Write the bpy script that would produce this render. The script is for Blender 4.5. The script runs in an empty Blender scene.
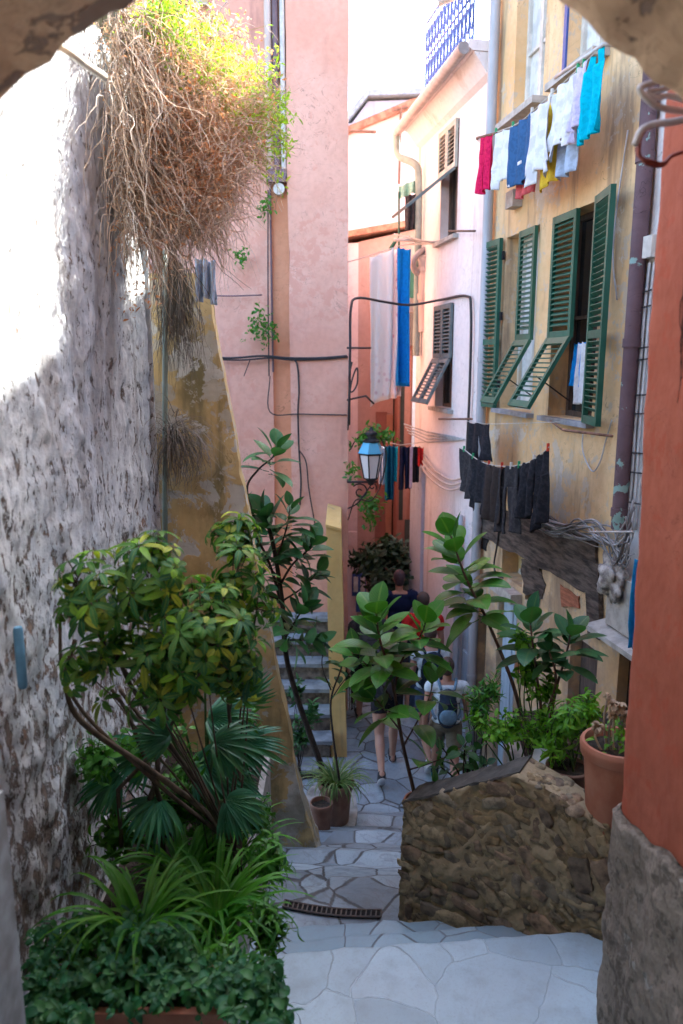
import bpy, bmesh, math, random
from mathutils import Vector, Matrix, Quaternion, noise as mn
V = Vector
PI = math.pi
R = math.radians
random.seed(7)
scene = bpy.context.scene
COL = scene.collection

# ------------------------------------------------------------------ camera numbers
CAMZ = 3.0
F = 760.0
PITCH = math.atan(150 / F)
CP, SP = math.cos(PITCH), math.sin(PITCH)

def ray(px, py):
    u = (px - 341.5) / F
    v = (512 - py) / F
    return V((u, CP + v * SP, -SP + v * CP))

def at(px, py, d):
    """point of the sight line at forward distance d"""
    r = ray(px, py)
    t = d / r.y
    return V((r.x * t, d, CAMZ + r.z * t))

def atz(px, py, z):
    r = ray(px, py)
    t = (z - CAMZ) / r.z
    return V((r.x * t, r.y * t, z))

# facade line of the right hand houses
FO = V((3.04, 0, 0))
FS = V((-0.1757, 1, 0)).normalized()
FN = V((-FS.y, FS.x, 0))        # out towards the alley

def fpt(s, n, z):
    return FO + FS * s + FN * n + V((0, 0, z))

def fpx(px, py, out=0.0):
    """(s, z) on the facade plane shifted out by `out`"""
    r = ray(px, py)
    o = V((0, 0, CAMZ)) - (FO + FN * out)
    t = -o.dot(FN) / r.dot(FN)
    p = V((0, 0, CAMZ)) + r * t
    return (p - FO).dot(FS), p.z

# ------------------------------------------------------------------ mesh builder
ORG = {}

class MB:
    def __init__(self, xf=None):
        self.v = []; self.f = []; self.uv = []; self.m = []; self.mi = 0; self.xf = xf
    def add(self, pts, faces, uvs=None):
        b = len(self.v)
        for i, p in enumerate(pts):
            p = V(p)
            if self.xf: p = self.xf(p)
            self.v.append(p)
            self.uv.append(uvs[i] if uvs else (0.0, 0.0))
        for f in faces:
            self.f.append([b + i for i in f]); self.m.append(self.mi)
        return b
    def box(self, x0, x1, y0, y1, z0, z1):
        if x0 > x1: x0, x1 = x1, x0
        if y0 > y1: y0, y1 = y1, y0
        if z0 > z1: z0, z1 = z1, z0
        p = [(x, y, z) for z in (z0, z1) for y in (y0, y1) for x in (x0, x1)]
        self.add(p, [(0, 2, 3, 1), (4, 5, 7, 6), (0, 1, 5, 4), (2, 6, 7, 3), (0, 4, 6, 2), (1, 3, 7, 5)])
    def obox(self, c, ax, ay, az, hx, hy, hz):
        """oriented box: centre c, unit axes, half sizes"""
        c, ax, ay, az = V(c), V(ax), V(ay), V(az)
        p = [c + ax * (hx * i) + ay * (hy * j) + az * (hz * k) for k in (-1, 1) for j in (-1, 1) for i in (-1, 1)]
        self.add(p, [(0, 2, 3, 1), (4, 5, 7, 6), (0, 1, 5, 4), (2, 6, 7, 3), (0, 4, 6, 2), (1, 3, 7, 5)])
    def tube(self, pts, r, n=8, cap=True):
        pts = [V(p) for p in pts]
        rs = r if isinstance(r, (list, tuple)) else [r] * len(pts)
        if len(pts) < 2: return
        t0 = (pts[1] - pts[0]).normalized()
        a = t0.orthogonal().normalized()
        rings = []
        for i, p in enumerate(pts):
            if i == 0: t = pts[1] - pts[0]
            elif i == len(pts) - 1: t = pts[-1] - pts[-2]
            else: t = (pts[i + 1] - pts[i]).normalized() + (pts[i] - pts[i - 1]).normalized()
            if t.length < 1e-9: t = t0.copy()
            t.normalize()
            a = (a - t * a.dot(t))
            if a.length < 1e-6: a = t.orthogonal()
            a.normalize(); b = t.cross(a)
            rings.append([p + (a * math.cos(2 * PI * k / n) + b * math.sin(2 * PI * k / n)) * rs[i] for k in range(n)])
        vs = [q for g in rings for q in g]
        fs = []
        for i in range(len(pts) - 1):
            for k in range(n):
                k2 = (k + 1) % n
                fs.append((i * n + k, i * n + k2, (i + 1) * n + k2, (i + 1) * n + k))
        if cap:
            fs.append(tuple(range(n - 1, -1, -1)))
            fs.append(tuple((len(pts) - 1) * n + k for k in range(n)))
        self.add(vs, fs)
    def lathe(self, c, prof, n=32):
        """prof: list of (radius, z)"""
        c = V(c); vs = []; fs = []
        for r, z in prof:
            for k in range(n):
                a = 2 * PI * k / n
                vs.append(c + V((r * math.cos(a), r * math.sin(a), z)))
        for i in range(len(prof) - 1):
            for k in range(n):
                k2 = (k + 1) % n
                fs.append((i * n + k, i * n + k2, (i + 1) * n + k2, (i + 1) * n + k))
        self.add(vs, fs)
    def prism(self, poly, ext):
        """closed polygon (list of points) extruded by vector ext"""
        n = len(poly); ext = V(ext)
        a = [V(p) for p in poly]; b = [p + ext for p in a]
        fs = [tuple(range(n - 1, -1, -1)), tuple(range(n, 2 * n))]
        for i in range(n):
            j = (i + 1) % n
            fs.append((i, j, n + j, n + i))
        self.add(a + b, fs)
    def ell(self, c, rx, ry, rz, n=10, m=7, jit=0.0, rot=None):
        c = V(c); vs = []; fs = []
        for j in range(m + 1):
            th = PI * j / m
            for i in range(n):
                ph = 2 * PI * i / n
                k = 1 + random.uniform(-jit, jit)
                p = V((rx * math.sin(th) * math.cos(ph) * k, ry * math.sin(th) * math.sin(ph) * k, rz * math.cos(th) * k))
                if rot: p = rot @ p
                vs.append(c + p)
        for j in range(m):
            for i in range(n):
                i2 = (i + 1) % n
                fs.append((j * n + i, (j + 1) * n + i, (j + 1) * n + i2, j * n + i2))
        self.add(vs, fs)
    def build(self, name, mats, parent=None, loc=None, smooth=False, fix=True, auto=None):
        if parent is not None and parent.name in ORG: org = ORG[parent.name]
        else:
            if loc is None:
                if self.v:
                    org = V((sum(p.x for p in self.v) / len(self.v), sum(p.y for p in self.v) / len(self.v), min(p.z for p in self.v)))
                else: org = V((0, 0, 0))
            else: org = V(loc)
        me = bpy.data.meshes.new(name)
        me.from_pydata([tuple(p - org) for p in self.v], [], self.f)
        if not isinstance(mats, (list, tuple)): mats = [mats]
        for m in mats: me.materials.append(m)
        if len(mats) > 1:
            me.polygons.foreach_set('material_index', self.m)
        uvl = me.uv_layers.new(name='UVMap')
        li = [0] * len(me.loops); me.loops.foreach_get('vertex_index', li)
        flat = []
        for i in li: flat.extend(self.uv[i])
        uvl.data.foreach_set('uv', flat)
        me.validate()
        if fix:
            bm = bmesh.new(); bm.from_mesh(me); bmesh.ops.recalc_face_normals(bm, faces=bm.faces); bm.to_mesh(me); bm.free()
        if smooth: me.polygons.foreach_set('use_smooth', [True] * len(me.polygons))
        if auto:
            try: me.set_sharp_from_angle(angle=R(auto))
            except Exception: pass
        me.update()
        o = bpy.data.objects.new(name, me); COL.objects.link(o)
        if parent is not None:
            o.parent = parent
            ORG[o.name] = org
        else:
            o.location = org; ORG[o.name] = org
        return o

def tag(o, label=None, cat=None, group=None, kind=None):
    if label: o['label'] = label
    if cat: o['category'] = cat
    if group: o['group'] = group
    if kind: o['kind'] = kind
    return o

def root(name, label, cat, loc, group=None):
    o = bpy.data.objects.new(name, None); COL.objects.link(o)
    o.empty_display_size = 0.2
    o.location = loc; ORG[o.name] = V(loc)
    return tag(o, label, cat, group)

def copy_tree(o, parent=None):
    c = o.copy(); COL.objects.link(c)
    if parent is not None: c.parent = parent
    for ch in [x for x in bpy.data.objects if x.parent == o]:
        copy_tree(ch, c)
    return c

def sag(a, b, dz, n=12):
    a, b = V(a), V(b)
    out = []
    for i in range(n + 1):
        t = i / n
        p = a.lerp(b, t); p.z -= dz * 4 * t * (1 - t)
        out.append(p)
    return out

def curve(pts, n=8):
    """catmull-rom through the points"""
    pts = [V(p) for p in pts]
    P = [pts[0] * 2 - pts[1]] + pts + [pts[-1] * 2 - pts[-2]]
    out = []
    for i in range(1, len(P) - 2):
        for k in range(n):
            t = k / n
            a, b, c, d = P[i - 1], P[i], P[i + 1], P[i + 2]
            out.append(0.5 * ((2 * b) + (c - a) * t + (2 * a - 5 * b + 4 * c - d) * t * t + (3 * b - a - 3 * c + d) * t ** 3))
    out.append(pts[-1])
    return out

def roughen(o, cuts=6, amp=.008, freq=3.0, zamp=1.0):
    """worn, slightly uneven faces and arrises"""
    bm = bmesh.new(); bm.from_mesh(o.data)
    bmesh.ops.subdivide_edges(bm, edges=bm.edges[:], cuts=cuts, use_grid_fill=True)
    off = ORG.get(o.name, V((0, 0, 0)))
    for v in bm.verts:
        q = (v.co + off) * freq
        d = mn.noise_vector(q) + mn.noise_vector(q * 3.7) * .4
        v.co += V((d.x, d.y, d.z * zamp)) * amp
    bm.to_mesh(o.data); bm.free(); o.data.update()
    return o

# ------------------------------------------------------------------ materials
def new_mat(name):
    m = bpy.data.materials.new(name); m.use_nodes = True
    nt = m.node_tree
    return m, nt, nt.nodes['Principled BSDF']

class NT:
    def __init__(self, nt): self.nt = nt; self.N = nt.nodes; self.L = nt.links
    def n(self, t, **kw):
        x = self.N.new(t)
        for k, v in kw.items():
            if k in x.bl_rna.properties.keys(): setattr(x, k, v)
            else: x.inputs[k].default_value = v
        return x
    def l(self, a, b): self.L.new(a, b)
    def coord(self, scale=(1, 1, 1), rot=(0, 0, 0), out='Object'):
        t = self.n('ShaderNodeTexCoord'); m = self.n('ShaderNodeMapping')
        m.inputs['Scale'].default_value = scale; m.inputs['Rotation'].default_value = rot
        self.l(t.outputs[out], m.inputs['Vector']); return m.outputs['Vector']
    def noise(self, vec, scale, detail=6, rough=.6, dist=0):
        x = self.n('ShaderNodeTexNoise'); x.inputs['Scale'].default_value = scale
        x.inputs['Detail'].default_value = detail; x.inputs['Roughness'].default_value = rough
        x.inputs['Distortion'].default_value = dist
        if vec: self.l(vec, x.inputs['Vector'])
        return x.outputs['Fac']
    def ramp(self, fac, a, b):
        x = self.n('ShaderNodeMapRange'); x.inputs['From Min'].default_value = a; x.inputs['From Max'].default_value = b
        x.interpolation_type = 'SMOOTHSTEP'
        self.l(fac, x.inputs['Value']); return x.outputs['Result']
    def mix(self, fac, a, b, mode='MIX'):
        x = self.n('ShaderNodeMix', data_type='RGBA', blend_type=mode)
        for s, v in ((x.inputs['Factor'], fac), (x.inputs['A'], a), (x.inputs['B'], b)):
            pass
        def put(sock, v):
            if isinstance(v, (tuple, list)): sock.default_value = (*v[:3], 1)
            elif isinstance(v, (int, float)): sock.default_value = v
            else: self.l(v, sock)
        put(x.inputs[0], fac); put(x.inputs[6], a); put(x.inputs[7], b)
        return x.outputs[2]
    def math(self, op, a, b=0.0, clamp=False):
        x = self.n('ShaderNodeMath', operation=op); x.use_clamp = clamp
        for i, v in enumerate((a, b)):
            if isinstance(v, (int, float)): x.inputs[i].default_value = v
            else: self.l(v, x.inputs[i])
        return x.outputs[0]
    def bump(self, h, strength, dist=.02, prev=None):
        x = self.n('ShaderNodeBump'); x.inputs['Strength'].default_value = strength; x.inputs['Distance'].default_value = dist
        self.l(h, x.inputs['Height'])
        if prev: self.l(prev, x.inputs['Normal'])
        return x.outputs['Normal']

def plaster(name, base, light, stain, under=None, patch=.62, streak=.5, rough=.92, bump=.35, scale=1.0, stainpos=.55, pscale=1.6, grime=None, speck=None):
    """weathered plaster: broad colour drift, run-off streaks, patches where the coat fell off"""
    m, nt, b = new_mat(name); T = NT(nt)
    c = T.coord(); cs = T.coord((1.0, 1.0, .16))
    big = T.noise(c, 1.1 * scale, 5, .6); fine = T.noise(c, 14 * scale, 6, .65)
    st = T.noise(cs, 3.2 * scale, 7, .62, .3)
    col = T.mix(T.ramp(big, .32, .68), base, light)
    col = T.mix(T.math('MULTIPLY', T.ramp(fine, .35, .75), .35), col, tuple(x * .75 for x in base))
    col = T.mix(T.math('MULTIPLY', T.ramp(st, stainpos, stainpos + .17), streak), col, stain)
    crk = T.noise(c, 2.4 * scale, 4, .6, 1.6)
    cm = T.math('MULTIPLY', T.math('SUBTRACT', 1, T.ramp(T.math('ABSOLUTE', T.math('SUBTRACT', crk, .5)), .0, .006)), T.ramp(big, .45, .6))
    col = T.mix(T.math('MULTIPLY', cm, .55), col, tuple(x * .45 for x in stain))
    h = fine
    if under:
        pn = T.noise(c, pscale * scale, 9, .62, .4)
        pm = T.ramp(pn, patch, patch + .02)
        col = T.mix(pm, col, under)
        h = T.math('SUBTRACT', fine, T.math('MULTIPLY', pm, .8))
    if speck:
        sn = T.noise(c, 7.5 * scale, 8, .7, .3); sm = T.noise(c, 1.3 * scale, 3, .5)
        sf = T.ramp(T.math('ADD', sn, T.math('MULTIPLY', T.math('SUBTRACT', sm, .5), .5)), .56, .60)
        col = T.mix(T.math('MULTIPLY', sf, .8), col, speck)
    if grime:       # old damp staining that climbs to a ragged height above the ground
        z0, z1, gc, ga = grime
        sx = T.n('ShaderNodeSeparateXYZ'); T.l(c, sx.inputs[0])
        gz = T.math('ADD', sx.outputs[2], T.math('MULTIPLY', T.math('SUBTRACT', T.noise(cs, 2.6, 6, .6), .5), 3.0))
        gm = T.math('MULTIPLY', T.ramp(gz, z1, z0), T.ramp(T.noise(c, 5.0, 7, .65), .30, .62))
        col = T.mix(T.math('MULTIPLY', gm, ga), col, gc)
    T.l(col, b.inputs['Base Color'])
    b.inputs['Roughness'].default_value = rough
    b.inputs['Specular IOR Level'].default_value = .25
    n1 = T.bump(T.noise(c, 3.5 * scale, 3), bump * .8, .03)
    T.l(T.bump(h, bump, .006, n1), b.inputs['Normal'])
    return m

def simple(name, col, rough=.7, var=.25, scale=12, bump=.15, metal=0, spec=.4, col2=None, stretch=(1, 1, 1), bdist=.004, w=.3):
    m, nt, b = new_mat(name); T = NT(nt)
    c = T.coord(stretch)
    f = T.noise(c, scale, 6, .6)
    c2 = col2 or tuple(x * (1 - var) for x in col)
    T.l(T.mix(T.ramp(f, .5 - w / 2, .5 + w / 2), col, c2), b.inputs['Base Color'])
    b.inputs['Roughness'].default_value = rough; b.inputs['Metallic'].default_value = metal
    b.inputs['Specular IOR Level'].default_value = spec
    if bump: T.l(T.bump(f, bump, bdist), b.inputs['Normal'])
    return m

def island(name, cols, rough=.6, trans=.0, spec=.4, midrib=None, bumps=.2, edge=None, nz=.3):
    """per leaf / per stone colour from the random-per-island value; optional midrib"""
    m, nt, b = new_mat(name); T = NT(nt)
    g = T.n('ShaderNodeNewGeometry')
    r = T.n('ShaderNodeValToRGB'); e = r.color_ramp.elements
    k = len(cols)
    while len(e) < k: e.new(.5)
    for i, cc in enumerate(cols):
        e[i].position = i / (k - 1) if k > 1 else 0; e[i].color = (*cc, 1)
    T.l(g.outputs['Random Per Island'], r.inputs['Fac'])
    col = r.outputs['Color']
    c = T.coord()
    f = T.noise(c, 18, 4, .6)
    col = T.mix(T.math('MULTIPLY', T.ramp(f, .35, .7), nz), col, (.02, .025, .01) if trans else (.06, .05, .04))
    if midrib:
        uv = T.n('ShaderNodeUVMap'); sp = T.n('ShaderNodeSeparateXYZ'); T.l(uv.outputs['UV'], sp.inputs[0])
        d = T.math('ABSOLUTE', T.math('SUBTRACT', sp.outputs[0], .5))
        col = T.mix(T.math('SUBTRACT', 1, T.ramp(d, .03, .07)), col, midrib)
        # side veins
        w = T.math('SINE', T.math('MULTIPLY', T.math('ADD', sp.outputs[1], T.math('MULTIPLY', d, -.7)), 60))
        T.l(T.bump(w, .25, .0012), b.inputs['Normal'])
        if edge:
            col = T.mix(T.ramp(T.math('ADD', d, T.math('MULTIPLY', f, .15)), .36, .44), col, edge)
    elif bumps:
        T.l(T.bump(T.noise(c, 55, 5, .65) if bumps > .5 else f, bumps, .006), b.inputs['Normal'])
    T.l(col, b.inputs['Base Color'])
    b.inputs['Roughness'].default_value = rough; b.inputs['Specular IOR Level'].default_value = spec
    if trans:
        tr = T.n('ShaderNodeBsdfTranslucent'); T.l(T.mix(1.0, col, (1.25, 1.1, .9) if ('dry' in name or 'pale' in name) else (1.5, 1.7, .6), 'MULTIPLY'), tr.inputs['Color'])
        mx = T.n('ShaderNodeMixShader'); mx.inputs[0].default_value = trans
        T.l(b.outputs[0], mx.inputs[1]); T.l(tr.outputs[0], mx.inputs[2])
        T.l(mx.outputs[0], T.N['Material Output'].inputs['Surface'])
    return m

def cloth(name, col, col2=None, scale=30, trans=.15):
    m, nt, b = new_mat(name); T = NT(nt)
    c = T.coord(); f = T.noise(c, scale, 4, .6)
    c2 = col2 or tuple(x * .82 for x in col)
    cc = T.mix(T.ramp(f, .45, .6), col, c2)
    T.l(cc, b.inputs['Base Color']); b.inputs['Roughness'].default_value = .95
    b.inputs['Specular IOR Level'].default_value = .1
    T.l(T.bump(T.noise(c, 9, 4, .5), .5, .02), b.inputs['Normal'])
    tr = T.n('ShaderNodeBsdfTranslucent'); T.l(cc, tr.inputs['Color'])
    mx = T.n('ShaderNodeMixShader'); mx.inputs[0].default_value = trans
    T.l(b.outputs[0], mx.inputs[1]); T.l(tr.outputs[0], mx.inputs[2])
    T.l(mx.outputs[0], T.N['Material Output'].inputs['Surface'])
    return m

def glass(name, tint=(.02, .025, .03), rough=.08):
    m, nt, b = new_mat(name); T = NT(nt)
    c = T.coord(); f = T.noise(c, 2.5, 3, .5)
    T.l(T.mix(T.ramp(f, .4, .65), tint, tuple(x * 1.8 for x in tint)), b.inputs['Base Color'])
    b.inputs['Roughness'].default_value = rough; b.inputs['Specular IOR Level'].default_value = .9
    T.l(T.bump(f, .05, .01), b.inputs['Normal'])
    return m

def paving(name, c1, c2, joint, scale, jw=.03, jitter=1.0, bump=.6, stain=(.1, .11, .12), wob=.12, rough=.6, vein=.35):
    m, nt, b = new_mat(name); T = NT(nt)
    c = T.coord((1, 1, 1))
    nn = T.n('ShaderNodeTexNoise'); nn.inputs['Scale'].default_value = 2.2; nn.inputs['Detail'].default_value = 3
    T.l(c, nn.inputs['Vector'])
    vm = T.n('ShaderNodeVectorMath', operation='MULTIPLY_ADD')
    T.l(nn.outputs['Color'], vm.inputs[0]); vm.inputs[1].default_value = (wob, wob, 0); T.l(c, vm.inputs[2])
    fl = T.n('ShaderNodeVectorMath', operation='MULTIPLY'); T.l(vm.outputs[0], fl.inputs[0]); fl.inputs[1].default_value = (1, 1, 0)
    v = T.n('ShaderNodeTexVoronoi', feature='DISTANCE_TO_EDGE'); v.inputs['Scale'].default_value = scale; v.inputs['Randomness'].default_value = jitter
    T.l(fl.outputs[0], v.inputs['Vector'])
    v2 = T.n('ShaderNodeTexVoronoi', feature='F1'); v2.inputs['Scale'].default_value = scale; v2.inputs['Randomness'].default_value = jitter
    T.l(fl.outputs[0], v2.inputs['Vector'])
    sp = T.n('ShaderNodeSeparateColor'); T.l(v2.outputs['Color'], sp.inputs[0])
    col = T.mix(sp.outputs[0], c1, c2)
    f = T.noise(c, 7, 8, .65); g = T.noise(c, 40, 5, .7)
    col = T.mix(T.math('MULTIPLY', T.ramp(f, .45, .75), .45), col, stain)
    veins = T.noise(c, 3.0, 6, .55, 1.5)
    vv = T.math('ABSOLUTE', T.math('SUBTRACT', veins, .5))
    col = T.mix(T.math('MULTIPLY', T.math('SUBTRACT', 1, T.ramp(vv, .0, .025)), vein), col, stain)
    col = T.mix(T.math('MULTIPLY', T.ramp(T.noise(c, 90, 4, .7), .5, .72), .35), col, stain)
    col = T.mix(T.math('MULTIPLY', T.ramp(T.noise(c, 1.6, 4, .55), .45, .7), .3), col, tuple(x * 1.3 for x in stain))
    jd = T.math('ADD', v.outputs['Distance'], T.math('MULTIPLY', T.math('SUBTRACT', g, .5), jw * 1.2))
    j = T.ramp(jd, jw * .25, jw)
    jm = T.mix(T.ramp(T.noise(c, 1.7, 3), .35, .6), joint, tuple(x * 1.9 for x in joint))
    col = T.mix(j, jm, col)
    T.l(col, b.inputs['Base Color']); b.inputs['Roughness'].default_value = rough
    T.l(T.mix(T.ramp(f, .3, .7), (rough * .75,) * 3, (min(1, rough * 1.3),) * 3), b.inputs['Roughness'])
    n0 = T.bump(j, bump, .012)
    n1 = T.bump(sp.outputs[1], .3, .02, n0)
    T.l(T.bump(T.math('ADD', f, T.math('MULTIPLY', g, .3)), .35, .012, n1), b.inputs['Normal'])
    return m
# ------------------------------------------------------------------ shared materials
M = {}
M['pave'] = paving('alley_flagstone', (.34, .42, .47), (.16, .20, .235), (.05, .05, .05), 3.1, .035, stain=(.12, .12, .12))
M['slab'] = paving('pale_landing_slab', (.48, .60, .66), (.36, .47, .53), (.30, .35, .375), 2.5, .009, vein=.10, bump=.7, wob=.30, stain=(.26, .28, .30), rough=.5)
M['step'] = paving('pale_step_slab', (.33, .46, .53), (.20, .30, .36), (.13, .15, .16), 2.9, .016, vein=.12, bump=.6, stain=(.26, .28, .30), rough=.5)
M['kerbstone'] = simple('kerb_stone', (.36, .35, .33), .85, .5, 7, .5, col2=(.2, .2, .19), bdist=.02)
M['earth'] = simple('dark_soil', (.05, .038, .028), 1, .5, 30, .9, bdist=.03)
M['ground'] = simple('hill_ground', (.16, .13, .09), 1, .4, .6, .3)
M['pink'] = plaster('pink_plaster', (.70, .36, .26), (.77, .45, .345), (.46, .22, .17), (.66, .46, .38), .72, .75, speck=(.68, .335, .245), grime=(1.0, 4.5, (.40, .20, .19), .5))
M['pinkdark'] = plaster('orange_plaster_strip', (.63, .28, .15), (.67, .33, .19), (.36, .16, .10), None, .7, .55)
M['ochre'] = plaster('ochre_buttress_plaster', (.50, .35, .15), (.56, .42, .21), (.12, .115, .06), (.50, .48, .42), .54, .8, stainpos=.5, pscale=2.6, bump=.6, speck=(.42, .39, .33), grime=(.6, 3.4, (.10, .095, .05), .6))
M['yellow'] = plaster('yellow_house_plaster', (.66, .42, .20), (.72, .52, .30), (.28, .20, .13), (.58, .50, .40), .60, .9, stainpos=.52, pscale=1.3, speck=(.50, .42, .32), grime=(1.6, 4.6, (.26, .20, .15), .75))
M['white'] = plaster('white_house_plaster', (.72, .66, .65), (.78, .73, .71), (.42, .32, .27), (.55, .42, .33), .72, .5)
M['whitenear'] = plaster('near_white_plaster', (.70, .70, .68), (.78, .78, .76), (.38, .34, .28), (.48, .42, .34), .66, .5)
M['red'] = plaster('red_wall_plaster', (.36, .10, .058), (.42, .13, .08), (.27, .075, .05), (.52, .27, .2), .80, .28, stainpos=.5, bump=.6, speck=(.38, .09, .05))
M['grey_render'] = plaster('rough_grey_render', (.22, .185, .15), (.33, .28, .23), (.07, .06, .05), (.40, .38, .34), .62, .8, bump=1.0, scale=2.2, pscale=2, speck=(.13, .11, .09))
M['salmon'] = plaster('salmon_plaster', (.46, .27, .23), (.52, .32, .27), (.30, .14, .11), (.55, .42, .34), .72, .6)
M['rust'] = plaster('rust_plaster', (.28, .115, .09), (.34, .15, .12), (.18, .08, .06), None, .7, .6)
M['palepink'] = plaster('pale_pink_plaster', (.74, .55, .52), (.79, .61, .58), (.55, .36, .33), None, .7, .4)
M['lilac'] = plaster('blue_grey_plaster', (.42, .45, .55), (.48, .52, .6), (.25, .25, .3), None, .7, .5)
M['parapet'] = plaster('yellow_parapet_plaster', (.66, .45, .16), (.70, .50, .21), (.30, .24, .14), (.5, .46, .38), .68, .6)
M['rooft'] = simple('roof_tile', (.48, .22, .14), .9, .5, 9, .5)
M['slate'] = simple('slate_roof', (.38, .43, .46), .9, .3, 9, .5)
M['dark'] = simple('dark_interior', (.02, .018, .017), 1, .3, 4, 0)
M['brownwood'] = simple('brown_door_wood', (.12, .085, .07), .7, .5, 8, .4, stretch=(6, 6, .5))
M['oldwood'] = simple('old_timber', (.035, .027, .023), .95, .6, 3.0, 1.0, stretch=(8, .9, 9), col2=(.13, .10, .08), bdist=.02)
M['bluedoor'] = simple('pale_blue_paint', (.40, .50, .58), .6, .3, 5, .2, stretch=(4, 4, .6), col2=(.30, .40, .48))
M['greenpaint'] = simple('green_shutter_paint', (.010, .085, .055), .5, .3, 6, .15, col2=(.02, .12, .08), stretch=(1, 1, .3))
M['greyshut'] = simple('grey_green_shutter_paint', (.10, .125, .12), .6, .3, 6, .15, col2=(.14, .165, .16))
M['paleshut'] = simple('cream_shutter_paint', (.42, .44, .38), .6, .3, 6, .15)
M['frame'] = simple('cream_window_frame', (.62, .60, .54), .6, .25, 10, .2)
M['greyframe'] = simple('pale_blue_reveal', (.50, .55, .58), .8, .3, 4, .3, col2=(.60, .52, .38))
M['glass'] = glass('window_glass')
M['curtain'] = cloth('net_curtain', (.66, .66, .63), None, 6, .1)
M['stone'] = simple('sill_stone', (.44, .42, .38), .85, .3, 12, .4, bdist=.008)
M['slatey'] = simple('slate_sill', (.30, .31, .33), .8, .3, 12, .3)
M['pipegrey'] = simple('grey_pipe', (.42, .43, .45), .55, .2, 5, .15, stretch=(1, 1, .3))
M['pipecream'] = simple('cream_pipe', (.55, .46, .40), .6, .3, 5, .15, col2=(.48, .38, .32), stretch=(1, 1, .3))
M['pipegreen'] = simple('green_grey_pipe', (.25, .33, .30), .6, .25, 6, .15)
M['pipebrown'] = simple('purple_brown_pipe', (.12, .075, .085), .65, .3, 7, .3, col2=(.18, .12, .13), stretch=(1, 1, .3))
M['copper'] = simple('weathered_gutter', (.36, .34, .34), .5, .3, 6, .2, metal=.3)
M['clay'] = simple('terracotta', (.36, .13, .075), .8, .3, 7, .3, col2=(.43, .19, .12), stretch=(1, 1, .6))
M['claydark'] = simple('dirty_terracotta', (.17, .085, .06), .85, .4, 7, .4, col2=(.24, .14, .10), stretch=(1, 1, .6))
M['iron'] = simple('black_iron', (.03, .028, .03), .6, .3, 20, .3, metal=.4)
M['blueiron'] = simple('blue_iron', (.04, .09, .30), .5, .2, 20, .2)
M['rustiron'] = simple('rusty_iron', (.23, .12, .08), .85, .5, 18, .4)
M['galv'] = simple('galvanised_rail', (.50, .48, .46), .6, .3, 12, .2, metal=.2)
M['cable'] = simple('black_cable', (.035, .033, .035), .6, .3, 10, .1)
M['whitecable'] = simple('grey_cable', (.52, .52, .52), .6, .3, 10, .1)
M['redcable'] = simple('red_brown_cable', (.20, .05, .04), .6, .3, 10, .1)
M['rope'] = simple('washing_line', (.55, .53, .48), .9, .2, 40, .1)
M['brick'] = simple('bare_brick', (.42, .15, .08), .95, .4, 9, .8, stretch=(1, 1, 5), bdist=.01)
M['mortar'] = plaster('earth_mortar', (.29, .225, .13), (.40, .31, .195), (.09, .08, .04), None, .7, .5, bump=1.0, scale=2)

def struct(o):
    return tag(o, kind='structure')

# ------------------------------------------------------------------ ground
mb = MB(); mb.box(-160, 160, -60, 260, -3.4, -3.0)
struct(mb.build('ground', M['ground'], loc=(0, 0, -3.4)))

def floor_z(d):
    if d < 4.42: return -.42
    if d < 7.0: return -.42 - .396 * (d - 4.42)
    return -1.442 - .025 * (d - 7.0)

def on_floor(px, py):
    r = ray(px, py); lo, hi = 3.0, 20.0
    for _ in range(40):
        mid = (lo + hi) / 2; t = mid / r.y
        if CAMZ + r.z * t > floor_z(mid): lo = mid
        else: hi = mid
    return V((r.x * mid / r.y, mid, floor_z(mid)))

# alley floor: a paved sheet that falls away from the steps
mb = MB(); nx, ny = 60, 150
vs = []; fs = []
for j in range(ny + 1):
    d = 3.6 + (14.5 - 3.6) * j / ny
    for i in range(nx + 1):
        x = -1.9 + 5.0 * i / nx
        # shallow worn steps in the ramp
        z = floor_z(d)
        if 4.6 < d < 7.0:
            k = (d - 4.6 + x * .12) / .62
            z += .045 * (1 - 2 * (k % 1.0))
        z += .012 * mn.noise(V((x * 2.1, d * 2.1, 0)))
        vs.append((x, d, z))
for j in range(ny):
    for i in range(nx):
        a = j * (nx + 1) + i
        fs.append((a, a + 1, a + nx + 2, a + nx + 1))
mb.add(vs, fs)
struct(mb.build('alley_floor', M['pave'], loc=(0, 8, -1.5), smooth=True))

# landing and the shallow steps
def slab_step(name, ptsL, ptsR, back, z, drop, mat):
    """a step with a worn nose from ptsL to ptsR at height z, reaching back towards the camera"""
    a = atz(*ptsL, z); b = atz(*ptsR, z)
    mb = MB(); n = 40; top = []; 
    e = (b - a)
    a2 = a - e * .35; b2 = b + e * .12
    prof = [(0, -drop), (.0, -.03), (-.006, -.012), (-.018, -.003), (-.04, 0), (back, 0)]
    vs = []; fs = []
    for i in range(n + 1):
        p = a2.lerp(b2, i / n)
        wob = .022 * mn.noise(V((i * .31, z * 9, 3))) + .008 * mn.noise(V((i * 1.3, z * 7, 8)))
        for (dy, dz) in prof:
            vs.append((p.x, p.y + (wob if dy > -.5 else 0) + dy, z + dz + (.006 * mn.noise(V((p.x * 3, dy, z)))  if dy > -.5 else 0)))
    k = len(prof)
    for i in range(n):
        for j in range(k - 1):
            fs.append((i * k + j, (i + 1) * k + j, (i + 1) * k + j + 1, i * k + j + 1))
    mb.add(vs, fs)
    return struct(mb.build(name, mat, loc=(0, a.y, z - drop), smooth=True, auto=50))
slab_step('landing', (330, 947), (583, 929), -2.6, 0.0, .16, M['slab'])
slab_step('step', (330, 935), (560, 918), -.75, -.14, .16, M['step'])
slab_step('step', (330, 923), (500, 913), -.75, -.28, .16, M['step'])
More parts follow.
